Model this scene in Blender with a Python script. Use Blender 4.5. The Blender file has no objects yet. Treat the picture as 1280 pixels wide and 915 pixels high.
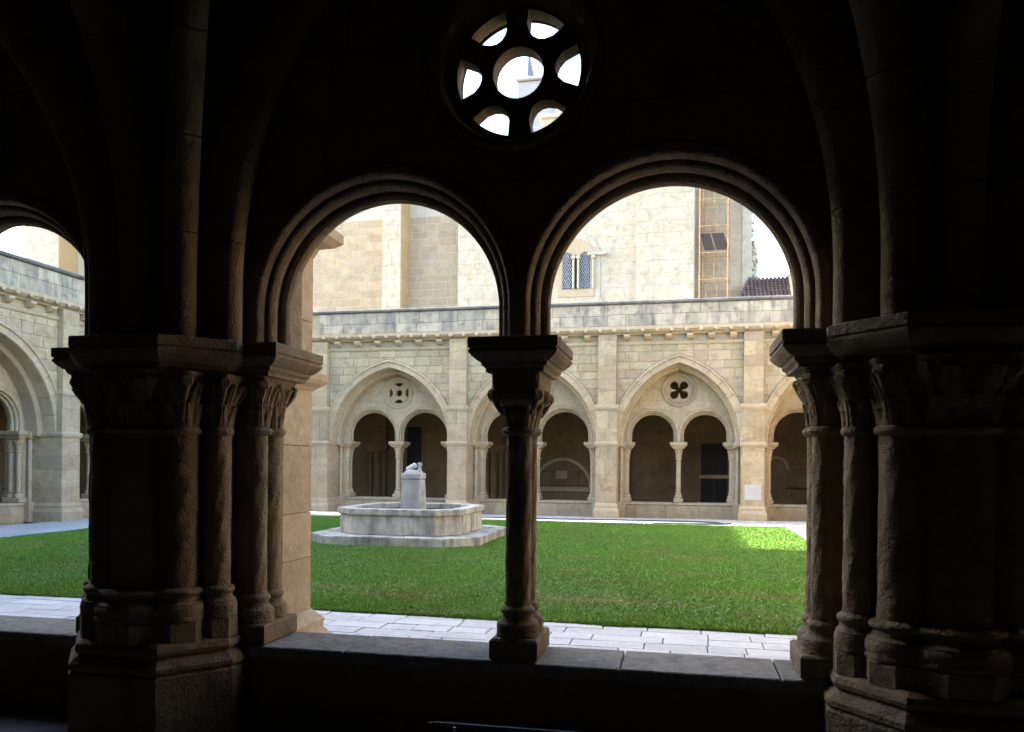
import bpy, bmesh, math, random
import numpy as np
from mathutils import Vector, Matrix
R = math.radians
random.seed(7); RNG = np.random.default_rng(7)
SC = bpy.context.scene
COL = SC.collection

# ------------------------------------------------------------------ camera
F_PX, YAW, ROLL, HORIZON = 990.0, 0.2115, -0.0085, 578.5
CAM = Vector((0.93, -4.61, 1.62))
fw = Vector((-math.sin(YAW), math.cos(YAW), 0)); rt = Vector((math.cos(YAW), math.sin(YAW), 0)); up = Vector((0, 0, 1))
cr = math.cos(ROLL) * rt - math.sin(ROLL) * up; cu = math.sin(ROLL) * rt + math.cos(ROLL) * up
cam = bpy.data.cameras.new("camera"); camo = bpy.data.objects.new("camera", cam); COL.objects.link(camo)
m = Matrix.Identity(4)
for i, v in enumerate((cr, cu, -fw)):
    for j in range(3): m[j][i] = v[j]
m.translation = CAM; camo.matrix_world = m
cam.sensor_fit = 'HORIZONTAL'; cam.sensor_width = 36.0; cam.lens = F_PX / 1280 * 36; cam.shift_y = (HORIZON - 457.5) / 1280
cam.clip_start = 0.05; cam.clip_end = 2000; SC.camera = camo
# ------------------------------------------------------------------ light
SUN_EL, SUN_A = R(20.9), R(4.3)
W = bpy.data.worlds.new("World"); SC.world = W; W.use_nodes = True
wn = W.node_tree.nodes; sky = wn.new('ShaderNodeTexSky'); sky.sky_type = 'NISHITA'; sky.sun_disc = False
sky.sun_elevation = SUN_EL; sky.sun_rotation = -(math.pi / 2 - SUN_A); sky.air_density = 1.0; sky.dust_density = 2.5; sky.ozone_density = 1.5
W.node_tree.links.new(sky.outputs[0], wn['Background'].inputs[0]); wn['Background'].inputs[1].default_value = 0.13
sl = bpy.data.lights.new("sun", 'SUN'); sl.energy = 3.0; sl.angle = R(0.5); sl.color = (1.0, 0.93, 0.82)
so = bpy.data.objects.new("sun", sl); COL.objects.link(so)
tdir = Vector((math.cos(SUN_A) * math.cos(SUN_EL), -math.sin(SUN_A) * math.cos(SUN_EL), -math.sin(SUN_EL)))
so.rotation_euler = tdir.to_track_quat('-Z', 'Y').to_euler(); so.location = (-20, 10, 30)
SC.view_settings.view_transform = 'Standard'; SC.view_settings.look = 'None'; SC.view_settings.gamma = 1.0
SC.view_settings.exposure = 3.42; SC.view_settings.use_curve_mapping = False
SC.cycles.max_bounces = 7; SC.cycles.diffuse_bounces = 4; SC.cycles.use_denoising = True

# ------------------------------------------------------------------ materials
def nodes_of(name):
    mt = bpy.data.materials.new(name); mt.use_nodes = True
    nt = mt.node_tree; return mt, nt, nt.nodes, nt.links, nt.nodes['Principled BSDF']
def mixcol(nd, lk, fac, a, b, mode='MIX'):
    n = nd.new('ShaderNodeMix'); n.data_type = 'RGBA'; n.blend_type = mode
    for sock, v in ((n.inputs[0], fac), (n.inputs[6], a), (n.inputs[7], b)):
        if isinstance(v, bpy.types.NodeSocket): lk.new(v, sock)
        elif isinstance(v, (int, float)): sock.default_value = v
        else: sock.default_value = (*v, 1)
    return n.outputs[2]
def noise(nd, lk, pos, scale, detail=5, rough=.55, stretch=None):
    if stretch:
        mp = nd.new('ShaderNodeMapping'); mp.inputs['Scale'].default_value = stretch; lk.new(pos, mp.inputs[0]); pos = mp.outputs[0]
    n = nd.new('ShaderNodeTexNoise'); n.inputs['Scale'].default_value = scale; n.inputs['Detail'].default_value = detail
    n.inputs['Roughness'].default_value = rough; lk.new(pos, n.inputs['Vector']); return n.outputs[0]
def ramp(nd, lk, v, lo, hi):
    n = nd.new('ShaderNodeMapRange'); n.inputs[1].default_value = lo; n.inputs[2].default_value = hi; lk.new(v, n.inputs[0]); return n.outputs[0]
def stone(name, base, alt, stain, stain_amt=.5, streak=0.0, streak_col=(.05, .05, .055), tint=.25, bump=.35, pit=.5, rough=.85, grain=1.0, fine=60, patina=0.0, patina_col=(.34, .32, .30), mottle=.25):
    """weathered stone: patches of a second tone, blotchy stains, vertical dirt streaks, pits; each stone its own tone"""
    mt, nt, nd, lk, bs = nodes_of(name)
    pos = nd.new('ShaderNodeNewGeometry').outputs['Position']
    a = ramp(nd, lk, noise(nd, lk, pos, 1.3 * grain, 6, .6), .35, .68)
    c = mixcol(nd, lk, a, base, alt)
    oi = nd.new('ShaderNodeObjectInfo').outputs['Random']
    hs = nd.new('ShaderNodeHueSaturation'); lk.new(c, hs.inputs['Color'])
    vr = nd.new('ShaderNodeMapRange'); vr.inputs[3].default_value = 1 - tint; vr.inputs[4].default_value = 1 + tint * .6; lk.new(oi, vr.inputs[0]); lk.new(vr.outputs[0], hs.inputs['Value'])
    ml = nd.new('ShaderNodeMath'); ml.operation = 'MULTIPLY'; ml.inputs[1].default_value = 7.31; lk.new(oi, ml.inputs[0])
    fr = nd.new('ShaderNodeMath'); fr.operation = 'FRACT'; lk.new(ml.outputs[0], fr.inputs[0])
    hr = nd.new('ShaderNodeMapRange'); hr.inputs[3].default_value = .5 - tint * .06; hr.inputs[4].default_value = .5 + tint * .03; lk.new(fr.outputs[0], hr.inputs[0]); lk.new(hr.outputs[0], hs.inputs['Hue'])
    c = hs.outputs[0]
    b = ramp(nd, lk, noise(nd, lk, pos, 3.7 * grain, 5, .68), .5, .72)
    bm = nd.new('ShaderNodeMath'); bm.operation = 'MULTIPLY'; bm.inputs[1].default_value = stain_amt; lk.new(b, bm.inputs[0])
    c = mixcol(nd, lk, bm.outputs[0], c, stain)
    if patina:
        pw = ramp(nd, lk, noise(nd, lk, pos, .9, 6, .7), .47, .66); pm = nd.new('ShaderNodeMath'); pm.operation = 'MULTIPLY'; pm.inputs[1].default_value = patina; lk.new(pw, pm.inputs[0])
        c = mixcol(nd, lk, pm.outputs[0], c, patina_col)
    mo = ramp(nd, lk, noise(nd, lk, pos, 14, 4, .75), .35, .65)
    c = mixcol(nd, lk, mottle, c, mixcol(nd, lk, mo, (.5, .46, .42), (1.0, 1.0, 1.0)), 'MULTIPLY')
    f = noise(nd, lk, pos, fine, 3, .7)
    c = mixcol(nd, lk, ramp(nd, lk, f, .3, .75), c, (1, 1, 1), 'MIX') if False else mixcol(nd, lk, .32, c, mixcol(nd, lk, ramp(nd, lk, f, .3, .7), (.55, .52, .48), (1, 1, 1)), 'MULTIPLY')
    if streak:
        s1 = noise(nd, lk, pos, 2.2, 6, .62, (1.6, 1.6, .35)); s2 = ramp(nd, lk, s1, .44, .66)
        sm = nd.new('ShaderNodeMath'); sm.operation = 'MULTIPLY'; sm.inputs[1].default_value = streak; lk.new(s2, sm.inputs[0])
        c = mixcol(nd, lk, sm.outputs[0], c, streak_col)
    lk.new(c, bs.inputs['Base Color']); bs.inputs['Roughness'].default_value = rough
    bs.inputs['Specular IOR Level'].default_value = .25
    p1 = noise(nd, lk, pos, 9 * grain, 5, .65); p2 = noise(nd, lk, pos, 85, 3, .6)
    vo = nd.new('ShaderNodeTexVoronoi'); vo.inputs['Scale'].default_value = 34; lk.new(pos, vo.inputs['Vector'])
    pt = ramp(nd, lk, vo.outputs['Distance'], 0, .35)
    wm = nd.new('ShaderNodeMath'); wm.operation = 'MULTIPLY'; lk.new(pt, wm.inputs[0]); lk.new(ramp(nd, lk, noise(nd, lk, pos, 1.9, 3, .6), .42, .62), wm.inputs[1])
    ad = nd.new('ShaderNodeMath'); ad.operation = 'MULTIPLY_ADD'; lk.new(wm.outputs[0], ad.inputs[0]); ad.inputs[1].default_value = .28 * pit; lk.new(p1, ad.inputs[2])
    ad2 = nd.new('ShaderNodeMath'); ad2.operation = 'MULTIPLY_ADD'; lk.new(p2, ad2.inputs[0]); ad2.inputs[1].default_value = .25; lk.new(ad.outputs[0], ad2.inputs[2])
    bp = nd.new('ShaderNodeBump'); bp.inputs['Strength'].default_value = bump; bp.inputs['Distance'].default_value = .03
    lk.new(ad2.outputs[0], bp.inputs['Height']); lk.new(bp.outputs[0], bs.inputs['Normal'])
    return mt
def plain(name, col, rough=.6, metal=0, spec=.3, var=.25, scale=20):
    mt, nt, nd, lk, bs = nodes_of(name)
    pos = nd.new('ShaderNodeNewGeometry').outputs['Position']
    n = ramp(nd, lk, noise(nd, lk, pos, scale, 5), .3, .7)
    c = mixcol(nd, lk, n, tuple(x * (1 - var) for x in col), tuple(min(1, x * (1 + var)) for x in col))
    lk.new(c, bs.inputs['Base Color']); bs.inputs['Roughness'].default_value = rough; bs.inputs['Metallic'].default_value = metal
    bs.inputs['Specular IOR Level'].default_value = spec
    return mt
MT = {}
MT['lime_shaded'] = stone('shaded_gallery_limestone', (.265, .20, .118), (.20, .15, .09), (.09, .069, .045), .6, tint=.12, bump=.85, pit=1.3)  # same limestone coloured darker, so the gallery's shade is partly in the colour
MT['vault_shade'] = stone('shade_dark_vault_stone', (.062, .049, .034), (.05, .04, .028), (.03, .024, .018), .6, tint=.12, bump=.5)  # back wall and vault darkened in colour to hold the interior shade
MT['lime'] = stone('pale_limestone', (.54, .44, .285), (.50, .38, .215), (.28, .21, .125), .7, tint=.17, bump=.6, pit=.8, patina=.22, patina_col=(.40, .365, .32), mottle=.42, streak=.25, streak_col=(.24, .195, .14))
MT['lime_smooth'] = stone('dressed_limestone', (.55, .455, .305), (.52, .40, .24), (.31, .245, .16), .6, tint=.10, bump=.5, pit=.7, patina=.15, patina_col=(.40, .365, .32), mottle=.36, streak=.2, streak_col=(.26, .21, .15))
MT['parapet'] = stone('lichened_parapet_stone', (.54, .46, .335), (.46, .395, .295), (.17, .15, .13), .85, streak=.75, streak_col=(.13, .128, .128), tint=.16, bump=.4)
MT['cap'] = stone('blackened_capping', (.13, .125, .12), (.22, .21, .19), (.05, .05, .05), .7, tint=.15)
MT['mortar'] = stone('lime_mortar', (.45, .375, .255), (.41, .33, .21), (.27, .21, .14), .4, tint=0, bump=.3)
MT['church'] = stone('church_ashlar', (.45, .355, .23), (.47, .395, .28), (.29, .22, .145), .65, tint=.13, bump=.4, patina=.3, patina_col=(.42, .38, .33), mottle=.3)
MT['church_pale'] = stone('pale_church_stone', (.52, .49, .415), (.52, .455, .325), (.33, .295, .235), .8, tint=.05, bump=.6, mottle=.3, streak=.3, streak_col=(.34, .31, .25))  # paler tone for church fronts, copings and trim
MT['church_bounce'] = stone('bounce_lit_reveal_stone', (.50, .34, .155), (.48, .36, .21), (.36, .26, .15), .4, tint=.1, bump=.2)  # orange tint paints in the warm light bounced onto right-facing reveals
MT['church_mortar'] = stone('pale_church_mortar', (.54, .50, .42), (.49, .45, .37), (.4, .34, .27), .3, tint=0, bump=.2)
MT['fount'] = stone('weathered_fountain_marble', (.62, .575, .48), (.54, .495, .405), (.25, .225, .18), .7, streak=.85, streak_col=(.12, .11, .095), tint=.1, bump=.5, mottle=.4, grain=1.6)
MT['ped'] = stone('fountain_pedestal_stone', (.50, .475, .425), (.43, .41, .365), (.22, .205, .175), .75, streak=.5, streak_col=(.2, .18, .15), tint=.05, bump=.5, mottle=.4)
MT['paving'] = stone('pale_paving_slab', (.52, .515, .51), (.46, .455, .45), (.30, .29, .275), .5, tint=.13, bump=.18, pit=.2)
MT['path'] = stone('path_bedding', (.46, .46, .475), (.41, .405, .41), (.3, .29, .28), .35, tint=0, bump=.2)
MT['joint'] = stone('paving_joint_earth', (.2, .195, .18), (.16, .155, .14), (.1, .1, .09), .5, tint=0)
MT['silltop'] = stone('worn_sill_slab', (.34, .30, .245), (.28, .24, .195), (.13, .115, .10), .7, tint=.16, bump=.8, pit=1.2, mottle=.5, grain=2)
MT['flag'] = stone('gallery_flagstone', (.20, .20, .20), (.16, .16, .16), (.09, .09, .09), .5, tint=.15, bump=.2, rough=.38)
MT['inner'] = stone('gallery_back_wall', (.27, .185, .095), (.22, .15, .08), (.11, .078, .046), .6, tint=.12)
MT['soil'] = plain('lawn_soil', (.06, .11, .02), .95, var=.4, scale=3)
MT['earth'] = plain('bare_earth', (.2, .17, .12), .95, var=.3, scale=2)
MT['wood_shade'] = plain('door_timber_niche_shade', (.018, .016, .014), .6, scale=8)  # door timber; also the dark fill painting the tomb niche's shade
MT['black'] = plain('dark_void_paint', (.02, .018, .016), .9)
MT['rust'] = plain('rusty_orange_tube', (.40, .245, .13), .6, var=.35, scale=14)
MT['iron'] = plain('dark_iron', (.045, .045, .05), .5, .6)
MT['galv'] = plain('galvanised_tube', (.45, .47, .5), .3, .9)
MT['hatch'] = plain('dark_plywood_deck', (.05, .035, .028), .7)
MT['lead'] = plain('grey_lead_came', (.35, .37, .4), .5, .2)
MT['water'] = plain('still_water', (.02, .025, .02), .05, spec=.5)
MT['hose'] = plain('dark_green_hose', (.02, .05, .05), .5)
MT['tile'] = stone('clay_roof_tile', (.17, .11, .09), (.11, .085, .085), (.06, .055, .06), .7, tint=.3, bump=.3, grain=6)
MT['render'] = stone('off_white_render', (.40, .40, .40), (.36, .36, .36), (.28, .28, .28), .4, tint=.02, bump=.15)
MT['slate'] = stone('spire_slate', (.20, .23, .28), (.18, .2, .24), (.14, .16, .19), .4, tint=.05, bump=.2)
MT['plaque'] = stone('white_repair_stone', (.55, .54, .515), (.5, .485, .46), (.38, .37, .35), .4, tint=.03, bump=.15)
mt, nt, nd, lk, bs = nodes_of('blue_leaded_glass')
pos = nd.new('ShaderNodeNewGeometry').outputs['Position']
lk.new(mixcol(nd, lk, ramp(nd, lk, noise(nd, lk, pos, 7, 3), .4, .62), (.006, .008, .013), (.018, .03, .085)), bs.inputs['Base Color']); bs.inputs['Roughness'].default_value = .5; bs.inputs['Specular IOR Level'].default_value = .08
MT['glass'] = mt
mt, nt, nd, lk, bs = nodes_of('grass_blades')
at = nd.new('ShaderNodeAttribute'); at.attribute_name = 'tone'
pos = nd.new('ShaderNodeNewGeometry').outputs['Position']
dry = ramp(nd, lk, noise(nd, lk, pos, .8, 5, .65), .52, .66)
g = mixcol(nd, lk, at.outputs['Fac'], (.075, .185, .016), (.165, .33, .036))
g2 = mixcol(nd, lk, ramp(nd, lk, noise(nd, lk, pos, .3, 3), .35, .65), g, mixcol(nd, lk, .5, g, (.09, .15, .03)))
dm = nd.new('ShaderNodeMath'); dm.operation = 'MULTIPLY'; dm.inputs[1].default_value = .6; lk.new(dry, dm.inputs[0])
d2 = nd.new('ShaderNodeAttribute'); d2.attribute_name = 'dry'
lk.new(mixcol(nd, lk, d2.outputs['Fac'], mixcol(nd, lk, dm.outputs[0], g2, (.20, .23, .055)), (.25, .185, .07)), bs.inputs['Base Color']); bs.inputs['Roughness'].default_value = .55
bs.inputs['Specular IOR Level'].default_value = .25
bs.inputs['Transmission Weight'].default_value = 0.0
MT['grass'] = mt

# ------------------------------------------------------------------ mesh helpers
class MB:
    def __init__(s): s.v = []; s.f = []
    def add(s, vs, fs):
        o = len(s.v); s.v.extend([tuple(map(float, p)) for p in vs]); s.f.extend([tuple(i + o for i in f) for f in fs]); return s
    def box(s, x0, x1, y0, y1, z0, z1, c=0.0):
        if c <= 0:
            vs = [(x, y, z) for z in (z0, z1) for y in (y0, y1) for x in (x0, x1)]
            return s.add(vs, [(0, 2, 3, 1), (4, 5, 7, 6), (0, 1, 5, 4), (2, 6, 7, 3), (0, 4, 6, 2), (1, 3, 7, 5)])
        return s.loft([[(x0 + c, y0 + c), (x1 - c, y0 + c), (x1 - c, y1 - c), (x0 + c, y1 - c)], None, None, None], None, (x0, x1, y0, y1, z0, z1, c))
    def loft(s, a, zs, bx=None):
        if bx:
            x0, x1, y0, y1, z0, z1, c = bx
            q = lambda i: [(x0 + i, y0 + i), (x1 - i, y0 + i), (x1 - i, y1 - i), (x0 + i, y1 - i)]
            return s.loft([q(c), q(0), q(0), q(c)], [z0, z0 + c, z1 - c, z1])
        n = len(a[0]); o = len(s.v)
        for poly, z in zip(a, zs):
            for p in poly: s.v.append((float(p[0]), float(p[1]), float(z)))
        for k in range(len(a) - 1):
            for i in range(n):
                j = (i + 1) % n; s.f.append((o + k * n + i, o + k * n + j, o + (k + 1) * n + j, o + (k + 1) * n + i))
        s.f.append(tuple(o + i for i in range(n))[::-1]); s.f.append(tuple(o + (len(a) - 1) * n + i for i in range(n)))
        return s
    def lathe(s, prof, seg, cx, cy, jit=0.0, cap=True):
        n = len(prof); o = len(s.v); ph = random.uniform(0, 6)
        for k, (r, z) in enumerate(prof):
            for i in range(seg):
                a = 2 * math.pi * i / seg
                rr = r
                if jit: rr = r + jit * (.55 * math.sin(3 * a + ph + z * 5.1) * math.sin(z * 9 + ph) + .5 * math.sin(7 * a - z * 23 + ph) + random.uniform(-.5, .5))
                s.v.append((cx + rr * math.cos(a), cy + rr * math.sin(a), z))
        for k in range(n - 1):
            for i in range(seg):
                j = (i + 1) % seg; s.f.append((o + k * seg + i, o + k * seg + j, o + (k + 1) * seg + j, o + (k + 1) * seg + i))
        if cap: s.f.append(tuple(o + i for i in range(seg))[::-1]); s.f.append(tuple(o + (n - 1) * seg + i for i in range(seg)))
        return s
    def slab_xz(s, poly, y0, y1, c=.006, front=1):
        """prism of an xz polygon between y0 and y1, chamfered on the side `front` (+1: at y1, -1: at y0)"""
        n = len(poly); cx = sum(p[0] for p in poly) / n; cz = sum(p[1] for p in poly) / n
        ins = offset(poly, -c)
        if front > 0: lay = [(poly, y0), (poly, y1 - c), (ins, y1)]
        else: lay = [(ins, y0), (poly, y0 + c), (poly, y1)]
        o = len(s.v)
        for pl, y in lay:
            for p in pl: s.v.append((float(p[0]), float(y), float(p[1])))
        for k in range(2):
            for i in range(n):
                j = (i + 1) % n; s.f.append((o + k * n + j, o + k * n + i, o + (k + 1) * n + i, o + (k + 1) * n + j))
        s.f.append(tuple(o + i for i in range(n))); s.f.append(tuple(o + 2 * n + i for i in range(n))[::-1])
        return s
    def strip(s, xs, lo, hi, y0, y1):
        """wall between two curves over xs"""
        n = len(xs); o = len(s.v)
        for x, a, b in zip(xs, lo, hi):
            s.v += [(x, y0, a), (x, y1, a), (x, y0, b), (x, y1, b)]
        for i in range(n - 1):
            p = o + 4 * i; q = p + 4
            s.f += [(p, q, q + 2, p + 2), (p + 1, p + 3, q + 3, q + 1), (p, p + 1, q + 1, q), (p + 2, q + 2, q + 3, p + 3)]
        e = o + 4 * (n - 1); s.f += [(o, o + 2, o + 3, o + 1), (e, e + 1, e + 3, e + 2)]
        return s
    def tube(s, pts, r, seg=8):
        o = len(s.v); n = len(pts); P = [Vector(p) for p in pts]
        for k, p in enumerate(P):
            t = (P[min(k + 1, n - 1)] - P[max(k - 1, 0)]).normalized()
            u = t.cross(Vector((0, 0, 1)))
            if u.length < .05: u = t.cross(Vector((0, 1, 0)))
            u.normalize(); w = t.cross(u)
            rk = r[k] if isinstance(r, (list, tuple)) else r
            for i in range(seg):
                a = 2 * math.pi * i / seg; s.v.append(tuple(p + u * rk * math.cos(a) + w * rk * math.sin(a)))
        for k in range(n - 1):
            for i in range(seg):
                j = (i + 1) % seg; s.f.append((o + k * seg + i, o + k * seg + j, o + (k + 1) * seg + j, o + (k + 1) * seg + i))
        s.f.append(tuple(o + i for i in range(seg))[::-1]); s.f.append(tuple(o + (n - 1) * seg + i for i in range(seg)))
        return s
    def sweep(s, frames, prof):
        """frames: (origin, u, w) ; prof: closed (a,b) polygon"""
        n = len(prof); o = len(s.v)
        for p, u, w in frames:
            for a, b in prof: s.v.append(tuple(p + u * a + w * b))
        for k in range(len(frames) - 1):
            for i in range(n):
                j = (i + 1) % n; s.f.append((o + k * n + i, o + k * n + j, o + (k + 1) * n + j, o + (k + 1) * n + i))
        s.f.append(tuple(o + i for i in range(n))[::-1]); s.f.append(tuple(o + (len(frames) - 1) * n + i for i in range(n)))
        return s
    def mesh(s, name, mat, smooth=False):
        me = bpy.data.meshes.new(name); me.from_pydata(s.v, [], s.f); me.validate()
        bm = bmesh.new(); bm.from_mesh(me); bmesh.ops.recalc_face_normals(bm, faces=bm.faces); bm.to_mesh(me); bm.free()
        if smooth:
            me.polygons.foreach_set('use_smooth', [True] * len(me.polygons))
            try: me.set_sharp_from_angle(angle=R(38))
            except Exception: pass
        me.materials.append(MT[mat] if isinstance(mat, str) else mat); return me
    def build(s, name, mat, parent=None, smooth=False):
        return link(name, s.mesh(name, mat, smooth), parent)
def link(name, data, parent=None, loc=None):
    o = bpy.data.objects.new(name, data); COL.objects.link(o)
    if parent is not None: o.parent = parent
    if loc is not None: o.location = loc
    return o
def tag(o, label=None, cat=None, group=None, kind=None):
    for k, v in (('label', label), ('category', cat), ('group', group), ('kind', kind)):
        if v: o[k] = v
    return o
def offset(poly, d):
    """grow (d>0) or shrink (d<0) a convex polygon, either winding"""
    n = len(poly)
    A = sum(poly[i][0] * poly[(i + 1) % n][1] - poly[(i + 1) % n][0] * poly[i][1] for i in range(n)); sg = 1 if A > 0 else -1
    out = []
    for i in range(n):
        p0, p1, p2 = poly[i - 1], poly[i], poly[(i + 1) % n]
        e1 = (p1[0] - p0[0], p1[1] - p0[1]); e2 = (p2[0] - p1[0], p2[1] - p1[1])
        l1 = math.hypot(*e1) or 1e-9; l2 = math.hypot(*e2) or 1e-9
        n1 = (sg * e1[1] / l1, -sg * e1[0] / l1); n2 = (sg * e2[1] / l2, -sg * e2[0] / l2)
        k = 1 + n1[0] * n2[0] + n1[1] * n2[1]; k = max(k, .35)
        out.append((p1[0] + d * (n1[0] + n2[0]) / k, p1[1] + d * (n1[1] + n2[1]) / k))
    return out
def clip(poly, nx, nz, c):
    """keep the side nx*x+nz*z >= c"""
    out = []
    for i in range(len(poly)):
        a, b = poly[i], poly[(i + 1) % len(poly)]
        da = nx * a[0] + nz * a[1] - c; db = nx * b[0] + nz * b[1] - c
        if da >= 0: out.append(a)
        if (da >= 0) != (db >= 0):
            t = da / (da - db); out.append((a[0] + t * (b[0] - a[0]), a[1] + t * (b[1] - a[1])))
    return out
def area(p): return abs(sum(p[i][0] * p[(i + 1) % len(p)][1] - p[(i + 1) % len(p)][0] * p[i][1] for i in range(len(p)))) / 2
def outside_circle(poly, cx, cz, r):
    if not poly: return poly
    bx = sum(p[0] for p in poly) / len(poly); bz = sum(p[1] for p in poly) / len(poly)
    x0, x1 = min(p[0] for p in poly), max(p[0] for p in poly); z0, z1 = min(p[1] for p in poly), max(p[1] for p in poly)
    qx, qz = min(max(cx, x0), x1), min(max(cz, z0), z1)
    if math.hypot(qx - cx, qz - cz) >= r: return poly
    d = math.hypot(bx - cx, bz - cz) or 1e-6; nx, nz = (bx - cx) / d, (bz - cz) / d
    return clip(poly, nx, nz, nx * cx + nz * cz + r)
def inside_circle(poly, cx, cz, r):
    if not poly: return poly
    if max(math.hypot(p[0] - cx, p[1] - cz) for p in poly) <= r: return poly
    bx = sum(p[0] for p in poly) / len(poly); bz = sum(p[1] for p in poly) / len(poly)
    d = math.hypot(bx - cx, bz - cz) or 1e-6; nx, nz = (bx - cx) / d, (bz - cz) / d
    return clip(poly, -nx, -nz, -(nx * cx + nz * cz + r))
def dedupe(poly, eps=.012):
    out = []
    for p in poly:
        if not out or math.hypot(p[0] - out[-1][0], p[1] - out[-1][1]) > eps: out.append(p)
    if len(out) > 1 and math.hypot(out[0][0] - out[-1][0], out[0][1] - out[-1][1]) <= eps: out.pop()
    return out
def courses(x0, x1, z0, z1, h, l, seed, gap=.02):
    """rectangles of a coursed ashlar wall"""
    rg = random.Random(seed); z = z0; out = []; k = 0
    while z < z1 - .03:
        hh = min(h * rg.uniform(.85, 1.15), z1 - z)
        if z1 - z - hh < .1: hh = z1 - z
        x = x0 - (rg.uniform(.2, .8) * l if k % 2 else rg.uniform(0, .3) * l)
        while x < x1 - .02:
            ll = l * rg.uniform(.65, 1.4); a, b = max(x, x0), min(x + ll, x1); x += ll
            if b - a > .06: out.append([(a + gap / 2, z + gap / 2), (b - gap / 2, z + gap / 2), (b - gap / 2, z + hh - gap / 2), (a + gap / 2, z + hh - gap / 2)])
        z += hh; k += 1
    return out
def stones(parent, name, polys, y0, y1, mat, front, c=.006):
    for p in polys:
        p = dedupe(p)
        if len(p) >= 3 and area(p) > .006: MB().slab_xz(p, y0, y1 - (0 if front < 0 else random.uniform(0, .004)), c, front).build(name, mat, parent)
def frames_arc(cx, cz, r, a0, a1, n):
    """along an arc in the xz plane; u = outward radial, w = +y"""
    return [(Vector((cx + r * math.cos(a0 + (a1 - a0) * i / n), 0, cz + r * math.sin(a0 + (a1 - a0) * i / n))),
             Vector((math.cos(a0 + (a1 - a0) * i / n), 0, math.sin(a0 + (a1 - a0) * i / n))), Vector((0, 1, 0))) for i in range(n + 1)]
def roll(cu_, cw, r, a0, a1, n=5): return [(cu_ + r * math.cos(a0 + (a1 - a0) * i / n), cw + r * math.sin(a0 + (a1 - a0) * i / n)) for i in range(n + 1)]

# ------------------------------------------------------------------ carved pieces
def capital(mb, cx, cy, z0, z1, r0, h0, seg=48, rings=22, seed=0, block=False):
    """foliate capital: round neck to square top, two tiers of ribbed leaves with curling tips, corner curls"""
    rg = random.Random(seed); o = len(mb.v); ph = rg.uniform(-.15, .15); sc = h0 / .15
    def leaf(a, t, cen, n, t0, t1, A):
        if not t0 <= t <= t1: return 0
        q = (t - t0) / (t1 - t0); fa = ((a - cen) * n / (2 * math.pi) + .5) % 1 - .5
        w = .47 * (1 - .55 * q ** 2); x = abs(fa) / w
        if x >= 1: return 0
        d = A * (1 - x * x) ** .6 * (.25 + .75 * q ** 1.4)
        d *= 1 - .38 * math.exp(-(fa / .05) ** 2) - .16 * (.5 + .5 * math.cos(fa * 75 + q * 5))
        return d
    for k in range(rings + 1):
        t = k / rings; z = z0 + (z1 - z0) * t
        if block:
            st = min(1, max(0, (t - .38) / .14)); st = st * st * (3 - 2 * st)
            bell = r0 * (1.03 + .2 * min(1, t / .3)) * (1 - st) + st * h0 * (.93 + .07 * t); sq = st
        else:
            bell = r0 * 1.03 + (h0 - r0) * (.10 * t + .9 * t ** 2.8); sq = min(1, max(0, (t - .5) / .45))
        for i in range(seg):
            a = 2 * math.pi * i / seg
            rs = 1 / max(abs(math.cos(a)), abs(math.sin(a))); rr = bell * ((1 - sq) + sq * min(rs, 1.32))
            if block: d = max(leaf(a, t, ph, 8, .02, .40, .018), leaf(a, t, math.pi / 4, 4, .36, .97, -.018), leaf(a, t, 0, 4, .5, .9, .012))
            else: d = max(leaf(a, t, ph, 8, .03, .47, .034), leaf(a, t, ph + math.pi / 8, 8, .30, .84, .044))
            d += rg.uniform(-.0015, .0015)
            mb.v.append((cx + (rr + d * sc) * math.cos(a), cy + (rr + d * sc) * math.sin(a), z))
    for k in range(rings):
        for i in range(seg):
            j = (i + 1) % seg; mb.f.append((o + k * seg + i, o + k * seg + j, o + (k + 1) * seg + j, o + (k + 1) * seg + i))
    mb.f.append(tuple(o + i for i in range(seg))[::-1]); mb.f.append(tuple(o + rings * seg + i for i in range(seg)))
    if seg >= 32:
        for q in range(4):                                           # corner curls
            a = math.pi / 4 + q * math.pi / 2; rc = h0 * (1.16 if not block else 1.2); zc = z1 - (.17 if not block else .40) * (z1 - z0)
            p = Vector((cx + rc * math.cos(a), cy + rc * math.sin(a), zc)); tng = Vector((-math.sin(a), math.cos(a), 0))
            rad = (.030 if not block else .042) * sc * rg.uniform(.8, 1.1)
            mb.tube([p - tng * .034, p - tng * .024, p + tng * .024, p + tng * .034], [rad * .55, rad, rad, rad * .55], 12)
            outv = Vector((math.cos(a), math.sin(a), 0))
            mb.tube([p - outv * .05 - Vector((0, 0, .11)), p - outv * .016 - Vector((0, 0, .06)), p + outv * .004 - Vector((0, 0, .02)), p], [.01, .017, .022, .012], 7)
    return mb
def shaft_profile(r, z0, z1, n): return [(r, z0 + (z1 - z0) * i / n) for i in range(n + 1)]
def base_profile(r, z0, z1, spread=1.75):
    h = z1 - z0; p = [(r * spread, z0), (r * spread, z0 + .1 * h)]
    p += [(r * spread * (.93 + .07 * math.cos(t)), z0 + h * (.28 + .18 * math.sin(t))) for t in (-.9, -.4, 0, .4, .9, 1.3)]
    p += [(r * 1.42, z0 + .5 * h), (r * 1.22, z0 + .58 * h), (r * 1.17, z0 + .68 * h), (r * 1.22, z0 + .74 * h)]
    p += [(r * (1.22 + .13 * math.cos(t)), z0 + h * (.84 + .09 * math.sin(t))) for t in (-1, -.4, .2, .8, 1.3)]
    return p + [(r * 1.03, z1)]

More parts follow.
